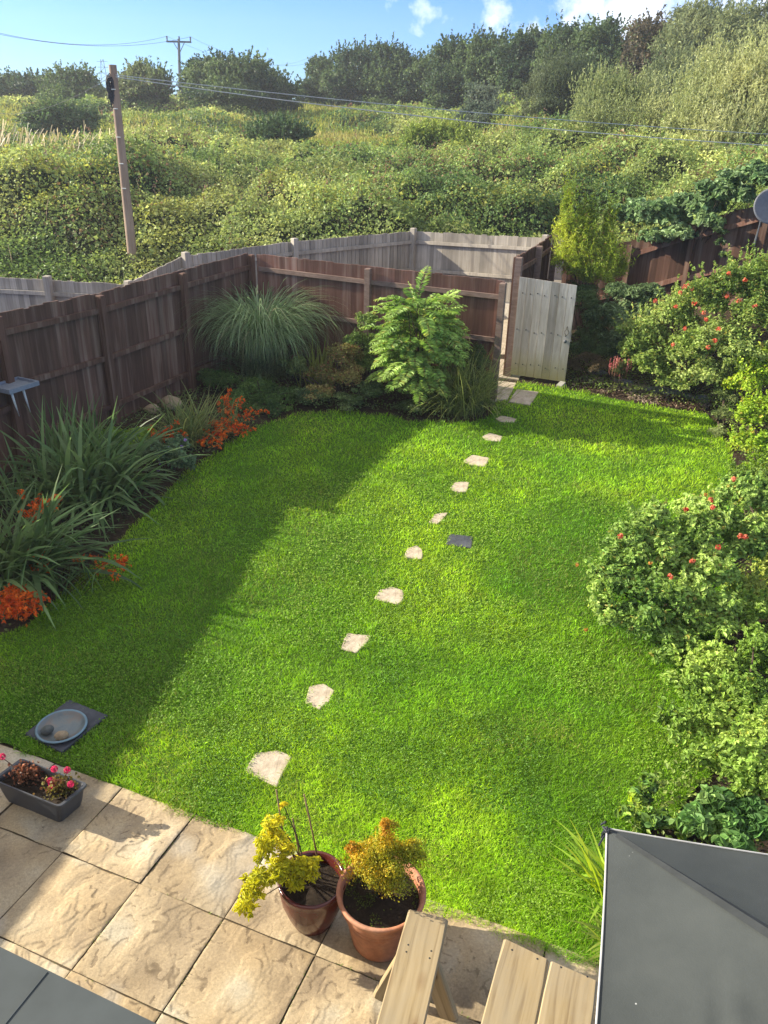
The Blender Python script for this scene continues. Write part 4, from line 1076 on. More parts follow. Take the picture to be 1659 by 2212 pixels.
# ------------------------------------------------------------------ hillside brambles (one uncountable mass)
def bramh(X, Y):
    p = np.stack([X, Y], -1).reshape(-1, 2)
    h = .45 + 2.0 * fbm(p, .20, 61, 2) ** 1.3 + 1.7 * (fbm(p, .62, 62, 2) - .36) + .6 * (fbm(p, 1.9, 63, 2) - .5) + .30 * (fbm(p, 4.6, 64, 2) - .5)
    h = np.maximum(h, .12) * (1 - .45 * sm((p[:, 1] - 27) / 16))
    # a strip of rough open grass on the upper slope
    op = sm((p[:, 1] - 38) / 8) * sm((fbm(p, .09, 70, 2) - .42) * 6)
    h = h * (1 - .65 * op)
    return h.reshape(np.shape(X))
GREYLINE = np.array([(-40, 19), (-9.6, 17.6), (-7.0, 17.4), (-5.4, 17.2), (-3.9, 17.0), (-2.1, 18.6), (.55, 20.6), (3.4, 18.8), (3.9, 18.1), (5.0, 17.45), (6.0, 16.8), (7.0, 16.0), (8.4, 15.0), (14, 11.5), (40, 4)])
def ramp_(X, Y): return sm(behind(X, Y) / (.9 + 5.6 * sm((-3.2 - X) / 1.5)))
def behind(X, Y): return Y - np.interp(X, GREYLINE[:, 0], GREYLINE[:, 1])
def brambles():
    mb = MB()
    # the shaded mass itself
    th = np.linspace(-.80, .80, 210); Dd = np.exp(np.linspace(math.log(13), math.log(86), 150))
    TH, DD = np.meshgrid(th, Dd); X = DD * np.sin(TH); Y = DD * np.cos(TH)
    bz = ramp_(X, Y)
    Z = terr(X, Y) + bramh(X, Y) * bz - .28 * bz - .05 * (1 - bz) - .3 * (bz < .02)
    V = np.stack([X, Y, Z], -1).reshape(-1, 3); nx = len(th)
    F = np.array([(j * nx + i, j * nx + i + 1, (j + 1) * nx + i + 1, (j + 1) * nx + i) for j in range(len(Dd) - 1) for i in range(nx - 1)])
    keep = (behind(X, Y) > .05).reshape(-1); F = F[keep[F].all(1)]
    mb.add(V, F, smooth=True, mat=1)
    n = 800000
    th = rng.uniform(-.66, .64, n); D = np.exp(rng.uniform(math.log(14), math.log(84), n)); X = D * np.sin(th); Y = D * np.cos(th)
    bh = behind(X, Y); k = bh > .12; X, Y, D, bh = X[k], Y[k], D[k], bh[k]; n = len(X)
    p2 = np.stack([X, Y], 1); H = bramh(X, Y) * ramp_(X, Y); e = .15
    gx = (bramh(X + e, Y) - bramh(X - e, Y)) / (2 * e); gy = (bramh(X, Y + e) - bramh(X, Y - e)) / (2 * e)
    N = nrm(np.stack([-gx, -gy, np.ones(n)], 1))
    off = rng.exponential(.13, n) * (1 + D / 60) - .10 - .16 * (rng.random(n) ** 3)
    Pt = np.stack([X, Y, terr(X, Y) + H], 1) - N * off[:, None]
    Pt[:, 2] = np.maximum(Pt[:, 2], terr(X, Y) + .03)
    s = .074 * (D / 20) ** .78 * rng.uniform(.55, 1.25, n) * np.where(rng.random(n) < .15, 1.6, 1)
    op = sm((Y - 38) / 8) * sm((fbm(p2, .09, 70, 2) - .42) * 6)
    gr = rng.random(n) < op * .8
    T = rdir(n); T[gr] = T[gr] * .35 + [0, 0, 1]
    W = s * rng.uniform(.6, .9, n); W[gr] *= .4; L = s.copy(); L[gr] *= 2.0
    NN = N * .7 + rdir(n) * .75 + [0, 0, .25]; NN[gr] = rdir(gr.sum()) * [1, 1, .2]
    V, F = leaves(Pt, NN, T, L, W, 4, .18)
    base = mixcol(p2, [(.09, .165, .052), (.18, .275, .08), (.29, .375, .115), (.42, .47, .165)], 0.32, 15, .22)
    pat = fbm(p2, .55, 91, 3)
    red = (rng.random(n) < sm((pat - .52) * 6) * .22); base[red] = np.array([.22, .155, .075]) * np.exp(rng.normal(size=(red.sum(), 1)) * .35)
    yel = (rng.random(n) < sm((fbm(p2, .4, 95, 3) - .55) * 6) * .5); base[yel] = np.array([.30, .33, .08]) * np.exp(rng.normal(size=(yel.sum(), 1)) * .3)
    base = base * (.62 + .76 * fbm(p2, .28, 101, 3))[:, None] * (.8 + .4 * fbm(p2, 1.3, 102, 2))[:, None]
    base[gr] = mixcol(p2[gr], [(.20, .27, .05), (.34, .37, .08), (.42, .40, .14)], .3, 8, .2)
    mb.add(V, F, base)
    # dead stalks and whippy shoots standing out of the mass
    m = 3800; th = rng.uniform(-.62, .6, m); D = np.exp(rng.uniform(math.log(16), math.log(60), m)); X = D * np.sin(th); Y = D * np.cos(th); k = behind(X, Y) > .5; X, Y, D = X[k], Y[k], D[k]; m = len(X)
    b = np.stack([X, Y, terr(X, Y) + bramh(X, Y) * ramp_(X, Y) - .15], 1)
    V, F = ribbons(b, rng.uniform(0, 2 * PI, m), rng.uniform(.1, .8, m), rng.uniform(.2, 1.3, m), rng.uniform(.25, .75, m), .010 * (D / 18) ** .8, 4, 1.0, .5)
    mb.add(V, F, np.repeat(mixcol(b, [(.16, .15, .08), (.32, .26, .18), (.24, .14, .09)], .4, 5, .3), 4, 0))
    # taller leafy stems (willowherb, nettle, young bramble canes) breaking the mass up
    m = 3600; th = rng.uniform(-.62, .6, m); D = np.exp(rng.uniform(math.log(16), math.log(62), m)); X = D * np.sin(th); Y = D * np.cos(th)
    k = (behind(X, Y) > .8) & (fbm(np.stack([X, Y], 1), .33, 120, 2) > .50); X, Y, D = X[k], Y[k], D[k]; m = len(X)
    b = np.stack([X, Y, terr(X, Y) + bramh(X, Y) * ramp_(X, Y) - .1], 1); hgt = rng.uniform(.3, .85, m) * (D / 25) ** .4; ln = rng.normal(size=(m, 2)) * .22
    i_ = np.repeat(np.arange(m), 16); tt = rng.random(m * 16)
    Ps = b[i_] + np.c_[ln[i_] * (tt * hgt[i_])[:, None] + rng.normal(size=(m * 16, 2)) * (.05 * (D[i_] / 20) * (1.2 - tt))[:, None], tt * hgt[i_]]
    sz = .085 * (D[i_] / 20) ** .8 * (1.2 - .6 * tt)
    V, F = leaves(Ps, rdir(m * 16) + [0, 0, .4], rdir(m * 16) + [0, 0, .5], sz, sz * .42, 4, .18)
    mb.add(V, F, np.repeat(mixcol(b, [(.10, .19, .05), (.20, .31, .08), (.34, .40, .13)], .4, 7, .2, (.24, .15, .10), .12), 16, 0)[np.repeat(np.arange(m * 16), 2)])
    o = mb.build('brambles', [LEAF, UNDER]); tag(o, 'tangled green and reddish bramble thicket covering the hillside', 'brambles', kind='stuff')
brambles()

def reeds():
    n = 430; px = rng.uniform(-60, 320, n); Y = rng.uniform(33, 40, n)
    k = rng.random(n) < np.where(px < 210, 1, .35); px, Y = px[k], Y[k]
    k2 = fbm(np.stack([px / 30, Y], 1), .6, 5, 2) > .42; px, Y = px[k2], Y[k2]; n = len(px)
    X = np.array([P(a, 300, y)[0] for a, y in zip(px, Y)])
    b = np.stack([X, Y, terr(X, Y) + .35], 1)
    mb = MB(); L = rng.uniform(.9, 1.8, n)
    V, F = ribbons(b, rng.normal(size=n) * .7, rng.uniform(.0, .25, n), rng.uniform(.1, .7, n), L, .03, 5, .8, 1.6)
    mb.add(V, F, np.repeat(mixcol(b, [(.36, .31, .17), (.50, .46, .32)], .5, 4, .2), 5, 0))
    m = n * 3; i = rng.integers(0, n, m)
    V, F = ribbons(b[i] + rng.normal(size=(m, 3)) * [.15, .15, .05], rng.uniform(0, 6.28, m), rng.uniform(.1, .5, m), rng.uniform(.3, 1.3, m), L[i] * .75, .03, 4, .8, .1)
    mb.add(V, F, np.repeat(mixcol(b[i], [(.16, .24, .06), (.30, .32, .11)], .5, 4, .25), 4, 0))
    tag(mb.build('reed_grass', BLADE), 'straw coloured tall reed grass on the slope left of the telegraph pole', 'reeds', kind='stuff')
reeds()

# ------------------------------------------------------------------ trees and big shrubs up the hill
def tree(label, lst, n, L, W, cols, seed, name='hedgerow_tree', cat='tree', group=None, trunk=True, tdir=None, **kw):
    lob = lobes_px(lst); Y = np.mean([l[4] for l in lst]); x0 = np.mean(lob[:, 0]); b = np.array([x0, Y, float(terr(x0, Y))])
    root = thing(name, b, label, cat, group)
    ext = []
    for l in lob:
        z = l[2]; k_ = 1.0
        while z - l[5] * .6 > float(terr(l[0], l[1])) + .2 and len(ext) < 14:
            z -= l[5] * .75; ext.append((l[0], l[1], z, l[3] * 1.02, l[4] * 1.02, l[5]))
    n = int(n * (1 + .35 * len(ext) / len(lob))); lob0 = lob
    if ext: lob = np.concatenate([lob, np.array(ext)])
    Pt, N = crown(lob * [1, 1, 1, 1.12, 1.12, 1.08], int(n * 1.25), kw.get('sub', 17), kw.get('shell', .6), (.35, .98), kw.get('srad', (.18, .36)), .5)
    k = Pt[:, 2] > terr(Pt[:, 0], Pt[:, 1]); Pt, N = Pt[k], N[k]; m = len(Pt)
    T = rdir(m) + (0 if tdir is None else np.asarray(tdir))
    V, F = leaves(Pt, N * .6 + rdir(m) * .7 + [0, 0, .35], T, rng.uniform(L * .6, L * 1.4, m), rng.uniform(W * .6, W * 1.3, m), 4, .2)
    cm_ = MB().add(V, F, mixcol(Pt, cols, kw.get('scale', .35), seed, .22, kw.get('rare'), kw.get('rp', .05)))
    ns = kw.get('shoots', int(n / 42)); lf = 12
    sp, sn = crown(lob0 * [1, 1, 1, 1.0, 1.0, 1.0], ns, 14, .5, (.5, 1.0), (.2, .35), 0)
    sdir_ = nrm(sn * kw.get('sout', .7) + rdir(ns) * .35 + np.array([.12, 0, kw.get('sup', .6)])); sl = kw.get('slen', L * 3.2) * rng.uniform(.6, 1.4, ns)
    i_ = np.repeat(np.arange(ns), lf); tt = rng.random(ns * lf)
    Ps = sp[i_] + sdir_[i_] * (sl[i_] * tt)[:, None] + rng.normal(size=(ns * lf, 3)) * (L * .22 * (1.15 - tt))[:, None]
    V, F = leaves(Ps, rdir(ns * lf) + [0, 0, .3], sdir_[i_] + rdir(ns * lf) * .55, L * rng.uniform(.6, 1.2, ns * lf), W * rng.uniform(.6, 1.1, ns * lf), 4, .2)
    cm_.add(V, F, mixcol(Ps, cols, kw.get('scale', .35), seed, .22)); cm_.build('crown', LEAF, root, b)
    mb = MB(); h = lob[:, 2].max() - b[2]
    nt_ = 1 if trunk else 5
    for k in range(nt_):
        bb = b + (rng.normal(size=3) * [.4, .4, 0] if nt_ > 1 else 0); t = np.array([x0, Y, b[2] + h * .75]) + rng.normal(size=3) * .3
        mb.add(*tube([bb - [0, 0, .2], (bb + t) / 2 + rng.normal(size=3) * .15, t], [.16 if trunk else .07, .11 if trunk else .05, .03], 7))
        for l in lob:
            for _ in range(2):
                e = l[:3] + rng.normal(size=3) * l[3:] * .4; mb.add(*tube([(bb + t) / 2, ((bb + t) / 2 + e) / 2 + [0, 0, .2], e], [.07, .045, .015], 5))
    mb.build('trunk', BARK, root, b); return root
DK = [(.04, .075, .035), (.08, .13, .055), (.14, .20, .075)]
OL = [(.10, .14, .07), (.18, .22, .10), (.27, .31, .15)]
G1 = 'trees of the hedgerow along the skyline'
tree('dark round hawthorn like tree at the left end of the hedgerow skyline', [(690, 165, 32, 42, 78), (705, 195, 48, 34, 77), (660, 205, 30, 28, 76)], 6500, .26, .17, DK, 1, group=G1)
tree('broad dark tree with a flat top, second from the left end of the hedgerow', [(765, 145, 48, 46, 76), (790, 185, 58, 45, 75), (735, 185, 40, 38, 75)], 9000, .26, .17, DK, 2, group=G1)
tree('twin topped dark tree left of the dip in the hedgerow', [(835, 140, 45, 46, 75), (868, 165, 42, 45, 74), (830, 190, 50, 40, 73)], 8500, .26, .17, DK, 3, group=G1)
tree('lower dark tree filling the dip in the hedgerow skyline', [(925, 165, 44, 42, 73), (900, 195, 45, 38, 72), (950, 195, 42, 34, 72)], 8000, .26, .17, DK, 4, group=G1)
tree('tall bluish green tree just right of the dip in the hedgerow', [(975, 135, 44, 44, 70), (1005, 165, 50, 48, 69), (965, 190, 44, 36, 68)], 8500, .25, .17, DK, 5, group=G1)
tree('bushy dark tree above the grey green shrub in the hedgerow', [(1060, 125, 50, 48, 67), (1040, 165, 50, 44, 66), (1085, 170, 45, 46, 66)], 9000, .25, .16, DK, 6, group=G1)
tree('dense tree above the dark upright shrub in the hedgerow', [(1135, 118, 48, 46, 64), (1150, 160, 52, 50, 63), (1110, 190, 38, 36, 62)], 9000, .24, .16, DK, 7, group=G1)
tree('leafy tree with paler top in the middle of the right hedgerow', [(1215, 112, 50, 48, 61), (1235, 155, 52, 52, 60), (1200, 180, 45, 40, 59)], 9500, .24, .15, DK, 8, group=G1)
tree('dark tree with a deep shaded base beside the brown leaved one', [(1300, 100, 50, 46, 58), (1320, 145, 52, 52, 57), (1290, 185, 48, 40, 56)], 9500, .23, .15, DK, 9, group=G1)
tree('brownish leaved thin crowned tree in the right hedgerow', [(1400, 95, 55, 50, 55), (1440, 130, 55, 52, 54), (1385, 150, 45, 45, 54)], 8000, .22, .13, [(.09, .085, .05), (.15, .125, .075), (.18, .14, .09)], 10, group=G1, rare=(.09, .12, .05), rp=.3)
tree('tallest grey green willow tree rising under the white clouds', [(1500, 60, 50, 50, 53), (1545, 85, 60, 62, 52), (1470, 110, 50, 55, 51), (1520, 150, 60, 50, 50)], 13000, .24, .09, OL, 11, group=G1, tdir=(0.3, 0, .9))
tree('feathery willow tree leaving the photo at the top right corner', [(1610, 70, 50, 55, 49), (1660, 100, 60, 60, 48), (1640, 150, 60, 50, 47), (1590, 140, 45, 50, 48)], 13000, .23, .09, OL, 12, group=G1, tdir=(.3, 0, .9))
tree('dark broad hedge bush at the far left edge of the skyline', [(20, 200, 62, 34, 74), (75, 195, 50, 32, 73), (-40, 205, 60, 32, 75)], 8000, .26, .18, DK, 13)
tree('mid green rounded bush on the skyline left of the telegraph pole', [(130, 188, 42, 34, 70), (180, 190, 38, 36, 69), (150, 215, 60, 28, 68)], 8000, .25, .17, [(.06, .10, .04), (.11, .17, .06), (.18, .22, .08)], 14)
tree('bush with upright tips between the two poles on the skyline', [(310, 175, 36, 32, 66), (345, 195, 30, 36, 65), (290, 205, 38, 32, 64)], 7000, .24, .15, [(.06, .11, .045), (.12, .18, .07), (.18, .22, .09)], 15, tdir=(0, 0, .6), rare=(.12, .09, .06), rp=.12)
tree('big dark domed tree standing alone right of the crossarm pole', [(470, 165, 58, 46, 66), (520, 170, 56, 48, 65), (430, 195, 40, 40, 64), (560, 195, 40, 36, 64), (490, 205, 70, 34, 63)], 16000, .25, .17, DK, 16)
tree('small ragged bush trailing off the right of the lone domed tree', [(595, 185, 26, 30, 68), (620, 210, 26, 24, 67)], 2600, .24, .15, DK, 17)
tree('grey green sallow shrub on the upper slope below the hedgerow', [(1040, 225, 40, 36, 54), (1030, 260, 52, 32, 52), (1075, 250, 36, 32, 52)], 8000, .20, .10, [(.075, .11, .07), (.13, .17, .11), (.20, .235, .16)], 18, name='shrub', cat='shrub', trunk=False)
tree('dark olive upright shrub with fine twigs right of the grey green shrub', [(1205, 200, 55, 48, 47), (1190, 245, 56, 45, 46), (1230, 250, 42, 38, 46)], 15000, .20, .05, [(.07, .10, .045), (.11, .145, .07), (.16, .19, .10)], 19, name='shrub', cat='shrub', trunk=False, tdir=(.1, 0, 1.6), shell=.7, shoots=1100, slen=1.3, sup=1.5, sout=.4)
PW = [(.22, .27, .11), (.34, .38, .16), (.46, .48, .23)]
tree('pale feathery willow shrub in front of the right hedgerow', [(1300, 260, 58, 48, 37), (1350, 275, 60, 50, 36), (1280, 310, 55, 40, 35), (1370, 325, 60, 40, 34)], 19000, .19, .055, PW, 20, name='willow_shrub', cat='shrub', trunk=False, tdir=(.1, 0, 1.4), shell=.7, shoots=1500, slen=1.25, sup=1.4, sout=.45)
tree('shaded grey willow shrub between the two pale willows', [(1440, 215, 55, 48, 42), (1420, 260, 45, 45, 40), (1470, 250, 45, 45, 40)], 12000, .2, .06, OL, 21, name='willow_shrub', cat='shrub', trunk=False, tdir=(.1, 0, 1.2), shell=.65, shoots=1500, slen=1.25, sup=1.4, sout=.45)
tree('largest pale yellow green willow shrub at the right edge of the slope', [(1540, 210, 62, 55, 33), (1590, 245, 75, 70, 32), (1510, 280, 62, 55, 31), (1640, 200, 55, 60, 31), (1650, 300, 60, 55, 30), (1560, 330, 70, 45, 29)], 34000, .17, .05, PW, 22, name='willow_shrub', cat='shrub', trunk=False, tdir=(.1, 0, 1.4), shell=.7, shoots=1500, slen=1.25, sup=1.4, sout=.45)
tree('bright light green sapling clump in the middle of the slope', [(960, 300, 40, 30, 36), (1000, 320, 36, 26, 35), (900, 305, 32, 24, 36)], 7000, .17, .07, [(.16, .25, .06), (.26, .34, .08), (.34, .40, .10)], 23, name='sapling_clump', cat='shrub', trunk=False, tdir=(0, 0, .9))
for i, (x, y, rx, ry, Y, lab) in enumerate(((130, 250, 60, 24, 50, 'low dark bush on the slope left of the telegraph pole'), (600, 290, 55, 22, 42, 'low rounded bush on the slope in front of the lone domed tree'),
                                       (30, 420, 70, 45, 25, 'big dark shaded bramble mound at the left edge behind the grey fence')  )):
    tree(lab, [(x, y, rx, ry, Y), (x + rx * .6, y + ry * .3, rx * .7, ry * .7, Y - .5), (x - rx * .6, y + ry * .3, rx * .7, ry * .7, Y - .4)], 7000, .003 * Y + .045, .002 * Y + .03, [(.05, .10, .04), (.09, .16, .06), (.15, .21, .08)], 30 + i, name='bush', cat='bush', trunk=False)

# bramble hanging over the climbing fence
shrub('overhanging_bramble', 'pale leaved bramble tumbling over the top of the climbing dark fence', 'bramble', lobes_px([(1370, 470, 50, 45, 17.3), (1440, 470, 60, 50, 16.9), (1510, 455, 55, 45, 16.5), (1570, 420, 55, 40, 16.1), (1630, 385, 50, 40, 15.7), (1470, 505, 45, 26, 16.45), (1420, 515, 40, 22, 16.7), (1530, 480, 30, 26, 16.05)]), 9500, .12, .08,
      [(.08, .15, .06), (.15, .25, .10), (.25, .35, .16)], base=(5.9, 16.9, float(terr(5.9, 16.9))), shape=6, scale=1.2, seed=41, up=.6, stems=14, stem_r=.012)
shrub('trailing_shoot', 'single bramble shoot dangling down the face of the climbing fence', 'bramble', lobes_px([(1553, 500, 14, 14, 15.75), (1556, 525, 10, 14, 15.75), (1560, 552, 8, 12, 15.75)]), 150, .09, .06, [(.06, .11, .04), (.13, .2, .07)], base=(6.25, 15.9, 2.3), shape=6, seed=42, stems=4, stem_r=.008)

# ------------------------------------------------------------------ garden plants
def blob_leaves(name, label, pts_poly, n, h, L, W, cols, seed, kind='stuff', cat='ground cover', mat=None, shape=4, up=1.0):
    q = np.array(pts_poly); lo, hi = q.min(0), q.max(0)
    X = rng.uniform(lo[0], hi[0], n); Y = rng.uniform(lo[1], hi[1], n); k = inpoly(X, Y, q); X, Y = X[k], Y[k]; n = len(X)
    p = np.stack([X, Y], 1); hh = h * (.25 + 1.3 * fbm(p, 2.2, seed, 3))
    Pt = np.stack([X, Y, terr(X, Y) + hh * rng.random(n) ** .6], 1)
    V, F = leaves(Pt, rdir(n) * .8 + [0, 0, up], rdir(n), rng.uniform(L * .6, L * 1.3, n), rng.uniform(W * .7, W * 1.2, n), shape)
    o = MB().add(V, F, mixcol(Pt, cols, 1.5, seed, .28)).build(name, mat or LEAF)
    return tag(o, label, cat, kind=kind)
BED1 = [(-3.3, 5.9), (-3.0, 6.9), (-2.75, 8.2), (-2.6, 9.2), (-2.2, 10.1), (-1.8, 11.2), (-1.3, 11.7), (-.6, 11.75), (.1, 11.7), (.3, 11.45), (1.15, 11.45), (1.6, 11.75), (1.66, 12.35), (-.3, 13.2), (-2.35, 14.1), (-3.1, 12.5), (-3.9, 11.0), (-4.6, 9.4), (-5.0, 7.5), (-5.4, 5.6)]
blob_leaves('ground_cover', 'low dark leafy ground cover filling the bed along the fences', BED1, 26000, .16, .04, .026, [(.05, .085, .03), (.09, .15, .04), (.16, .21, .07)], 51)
BED2 = [(3.0, 13.3), (3.6, 12.95), (4.3, 12.6), (5.1, 12.2), (5.05, 11.0), (4.6, 9.3), (3.5, 6.7), (2.7, 5.4), (2.35, 4.6), (1.8, 4.15), (1.55, 3.6), (2.4, 2.9), (3.4, 3.4), (4.6, 5.5), (6.0, 9.0), (7.2, 13.0), (7.0, 15.0), (4.5, 16.6), (3.2, 16.5), (2.9, 14.0)]
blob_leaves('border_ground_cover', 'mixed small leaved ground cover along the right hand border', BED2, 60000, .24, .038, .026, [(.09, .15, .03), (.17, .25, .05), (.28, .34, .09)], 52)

# strap leaved clumps on the left
CR = [(.07, .135, .045), (.12, .205, .07), (.19, .29, .11)]
def strapclump(label, base, n, spread, L, W, lean, bend, cols, az0=None, azs=1.3, name='strap_leaved_plant', cat='plant', group=None, seed=1, **kw):
    b = np.array([base[0], base[1], float(terr(*base))]); root = thing(name, b, label, cat, group)
    straps(root, b, b, n, spread, L, W, lean, bend, cols, az0=az0, azs=azs, seed=seed, **kw); return root
r1_ = strapclump('big grey green strap leaved clump at the left edge beside the orange flowers', (-3.62, 6.85), 190, .17, 1.05, .060, (.05, 1.0), (.5, 1.6), CR, az0=.0, azs=1.5, seed=3, twist=.7)
r2_ = strapclump('largest strap leaved clump with arching leaves under the bird table', (-3.55, 8.55), 280, .22, 1.2, .058, (.0, 1.0), (.5, 1.7), CR, az0=-.3, azs=1.4, seed=4, twist=.7)
strapclump('upright sword leaved clump against the fence behind the largest strap clump', (-3.95, 9.25), 70, .16, 1.0, .032, (0, .35), (0, .35), CR, seed=5, twist=.8)
strapclump('fine bladed paler clump between the fence post and the orange flowers', (-2.78, 10.35), 260, .12, .85, .017, (.05, .8), (.4, 1.5), [(.09, .14, .045), (.16, .22, .07), (.28, .31, .10)], seed=6, az0=-.3, azs=1.9)
strapclump('loose blades leaning over by the bird table post', (-4.25, 8.3), 60, .2, .8, .03, (.1, .7), (.1, .7), CR, seed=7)
strapclump('yellow green iris leaved clump right of the drooping grass', (-1.15, 12.75), 70, .14, .85, .022, (.0, .45), (0, .7), [(.14, .19, .04), (.22, .26, .06), (.34, .33, .10)], seed=8)

def crocosmia(label, base, spots, seed):
    b = np.array([base[0], base[1], float(terr(*base))]); root = thing('orange_flowers', b, label, 'flowers', 'orange flower clumps in the left border')
    straps(root, b, b, 26, .12, .6, .016, (.05, .7), (.2, 1.0), CR, seed=seed)
    for px, py, Y, k in spots:
        for _ in range(int(k * 1.5 + .5)):
            tip = P(px + rng.normal() * 20, py + rng.normal() * 13, Y + rng.normal() * .06); s0 = b + np.r_[rng.normal(size=2) * .10, 0]
            if tip[2] < b[2] + .12: tip[2] = b[2] + .12 + .05 * rng.random()
            m = s0 * .35 + tip * .65 + np.array([0, 0, .16]); k_ = np.linspace(0, 1, 7)[:, None]
            pts = (1 - k_) ** 2 * s0 + 2 * k_ * (1 - k_) * m + k_ ** 2 * tip
            mb = MB(); mb.add(*tube(pts, .0035, 4), col=(.12, .10, .03))
            nf = 8; tt = rng.uniform(.72, 1.0, nf)[:, None]; fc = (1 - tt) ** 2 * s0 + 2 * tt * (1 - tt) * m + tt ** 2 * tip + rng.normal(size=(nf, 3)) * .022
            ax = nrm(rng.normal(size=(nf, 3)) * .5 + [.2, -.3, .5])
            i = np.repeat(np.arange(nf), 5); dd = nrm(rng.normal(size=(nf * 5, 3)) * .9 + ax[i] * .7)
            V, F = leaves(fc[i] + dd * .013, ax[i] + rdir(nf * 5) * .3, dd, .036, .016, 4, .1)
            mb.add(V, F, mixcol(fc[i], [(.52, .07, .008), (.72, .14, .015), (.84, .26, .035)], 20, seed, .12)); mb.build('flower_spike', PETAL, root, b)
crocosmia('largest drift of orange flowers spilling over the back left lawn edge', (-2.25, 10.75), [(490, 855, 11.3, 6), (505, 885, 11.1, 8), (515, 910, 10.9, 8), (480, 935, 10.7, 7), (495, 960, 10.4, 7), (470, 975, 10.2, 8), (450, 1000, 9.9, 5), (540, 905, 10.8, 3), (525, 940, 10.5, 3)], 2)
crocosmia('orange flower cluster in front of the left edge of the lawn', (-3.5, 6.25), [(40, 1300, 6.25, 9), (30, 1330, 6.1, 12), (50, 1355, 6.0, 8), (20, 1355, 6.0, 6), (85, 1330, 6.1, 3), (105, 1330, 6.1, 2)], 3)
crocosmia('few orange red flowers among the leaves of the left strap clump', (-3.75, 7.4), [(85, 1075, 7.5, 4), (110, 1090, 7.5, 4), (70, 1110, 7.3, 3), (60, 1215, 6.8, 3), (75, 1240, 6.7, 2)], 4)
crocosmia('small lone spray of orange flowers drooping onto the shaded lawn', (-3.0, 6.6), [(245, 1240, 6.75, 4), (262, 1222, 6.8, 2), (180, 1212, 6.9, 1), (205, 1212, 6.9, 1)], 5)
crocosmia('little orange flower cluster in front of the fine bladed clump', (-3.0, 9.6), [(360, 942, 9.9, 5), (345, 940, 9.9, 3)], 6)

shrub('hardy_geranium', 'low dark leaved hardy geranium mound with a few violet flowers', 'plant', lobes_px([(370, 985, 42, 30, 9.35), (400, 1000, 30, 24, 9.2), (335, 975, 34, 28, 9.5), (385, 960, 30, 22, 9.6)]), 2600, .05, .045, [(.05, .10, .05), (.09, .16, .075), (.15, .23, .11)], shape=6, seed=61, stems=5, stem_r=.006)
gr_ = [o for o in COL.objects if o.name == 'hardy_geranium'][0]; gat = np.array(gr_.location)
for px, py in ((365, 968), (392, 965), (400, 950), (345, 1000), (342, 1015)):
    c = P(px, py, 9.35); n = 14; d = rdir(n); V, F = leaves(c + d * .018, d, rdir(n), .028, .02, 4)
    MB().add(V, F, mixcol(c + d, [(.30, .18, .45), (.45, .30, .55)], 9, 2)).build('flower', PETAL, gr_, gat)
shrub('lime_shrub', 'low bright green small leaved mound at the foot of the left fence', 'shrub', lobes_px([(265, 950, 50, 32, 10.0), (310, 940, 40, 28, 10.1), (225, 945, 36, 28, 10.0)]), 4500, .035, .02, [(.12, .24, .025), (.2, .35, .04), (.3, .45, .06)], seed=62, stems=5, stem_r=.006)
for (px, py, r, lab, sd_) in ((372, 880, .17, 'pale rounded rock at the foot of the left fence', 5), (330, 890, .12, 'smaller pale rock beside the left fence post', 6), (200, 1005, .13, 'grey rock half hidden by the largest strap clump', 9)):
    p = G(px, py); V, F = blob(p + [0, 0, r * .4], (r, r * .8, r * .65), sd_, .3); tag(MB().add(V, F, smooth=True).build('rock', ROCK, at=p), lab, 'rock')
shrub('low_evergreen', 'dark green spreading evergreen below the drooping grass', 'shrub', lobes_px([(480, 825, 60, 38, 12.5), (560, 845, 65, 42, 12.2), (620, 860, 40, 32, 11.95), (520, 870, 50, 34, 11.8), (590, 885, 40, 24, 11.6)]), 11000, .05, .02, [(.045, .10, .025), (.08, .16, .035), (.14, .24, .05)], seed=63, stems=8, tdir=(0, 0, .5))
# drooping ornamental grass
pg = np.array([-2.15, 13.40, float(terr(-2, 13.3))]); root = thing('drooping_grass', pg, 'tall fountain of drooping grey green grass in the fence corner', 'ornamental grass')
straps(root, pg, pg, 1900, .11, 2.2, .012, (.0, .26), (2.1, 3.2), [(.09, .18, .065), (.165, .275, .11), (.29, .39, .20)], seed=9, nseg=11, twist=.3, power=1.9, rare=(.42, .40, .24), rp=.04)
straps(root, pg, pg, 500, .16, 1.3, .011, (.2, 1.0), (.8, 1.9), [(.08, .13, .06), (.14, .20, .09)], seed=10, nseg=7, name='inner_leaves', power=1.4)
shrub('box_bush', 'upright small leaved green bush against the middle of the back fence', 'shrub', lobes_px([(790, 700, 30, 36, 12.85), (775, 740, 34, 40, 12.8), (810, 750, 30, 45, 12.8), (785, 790, 42, 40, 12.7)]), 6500, .04, .022, [(.08, .14, .035), (.14, .23, .055), (.23, .32, .08)], seed=64, stems=8)
shrub('bronze_shrub', 'yellowish bronze leaved shrub between the drooping grass and the fern bush', 'shrub', lobes_px([(735, 770, 40, 40, 12.5), (700, 810, 40, 36, 12.3), (750, 820, 45, 42, 12.2), (765, 770, 30, 36, 12.5), (700, 850, 40, 28, 12.0)]), 7500, .04, .024, [(.15, .16, .045), (.28, .26, .08), (.46, .38, .15)], seed=65, stems=9, rare=(.26, .12, .06), rp=.15)
shrub('shady_shrub', 'dark leafy low shrub in the shade in front of the bronze shrub', 'shrub', lobes_px([(640, 800, 36, 40, 12.6), (670, 860, 50, 30, 11.95), (760, 870, 50, 26, 11.9), (800, 850, 40, 30, 12.0)]), 6500, .04, .025, [(.05, .09, .03), (.09, .15, .05), (.17, .23, .08)], seed=66, stems=6)

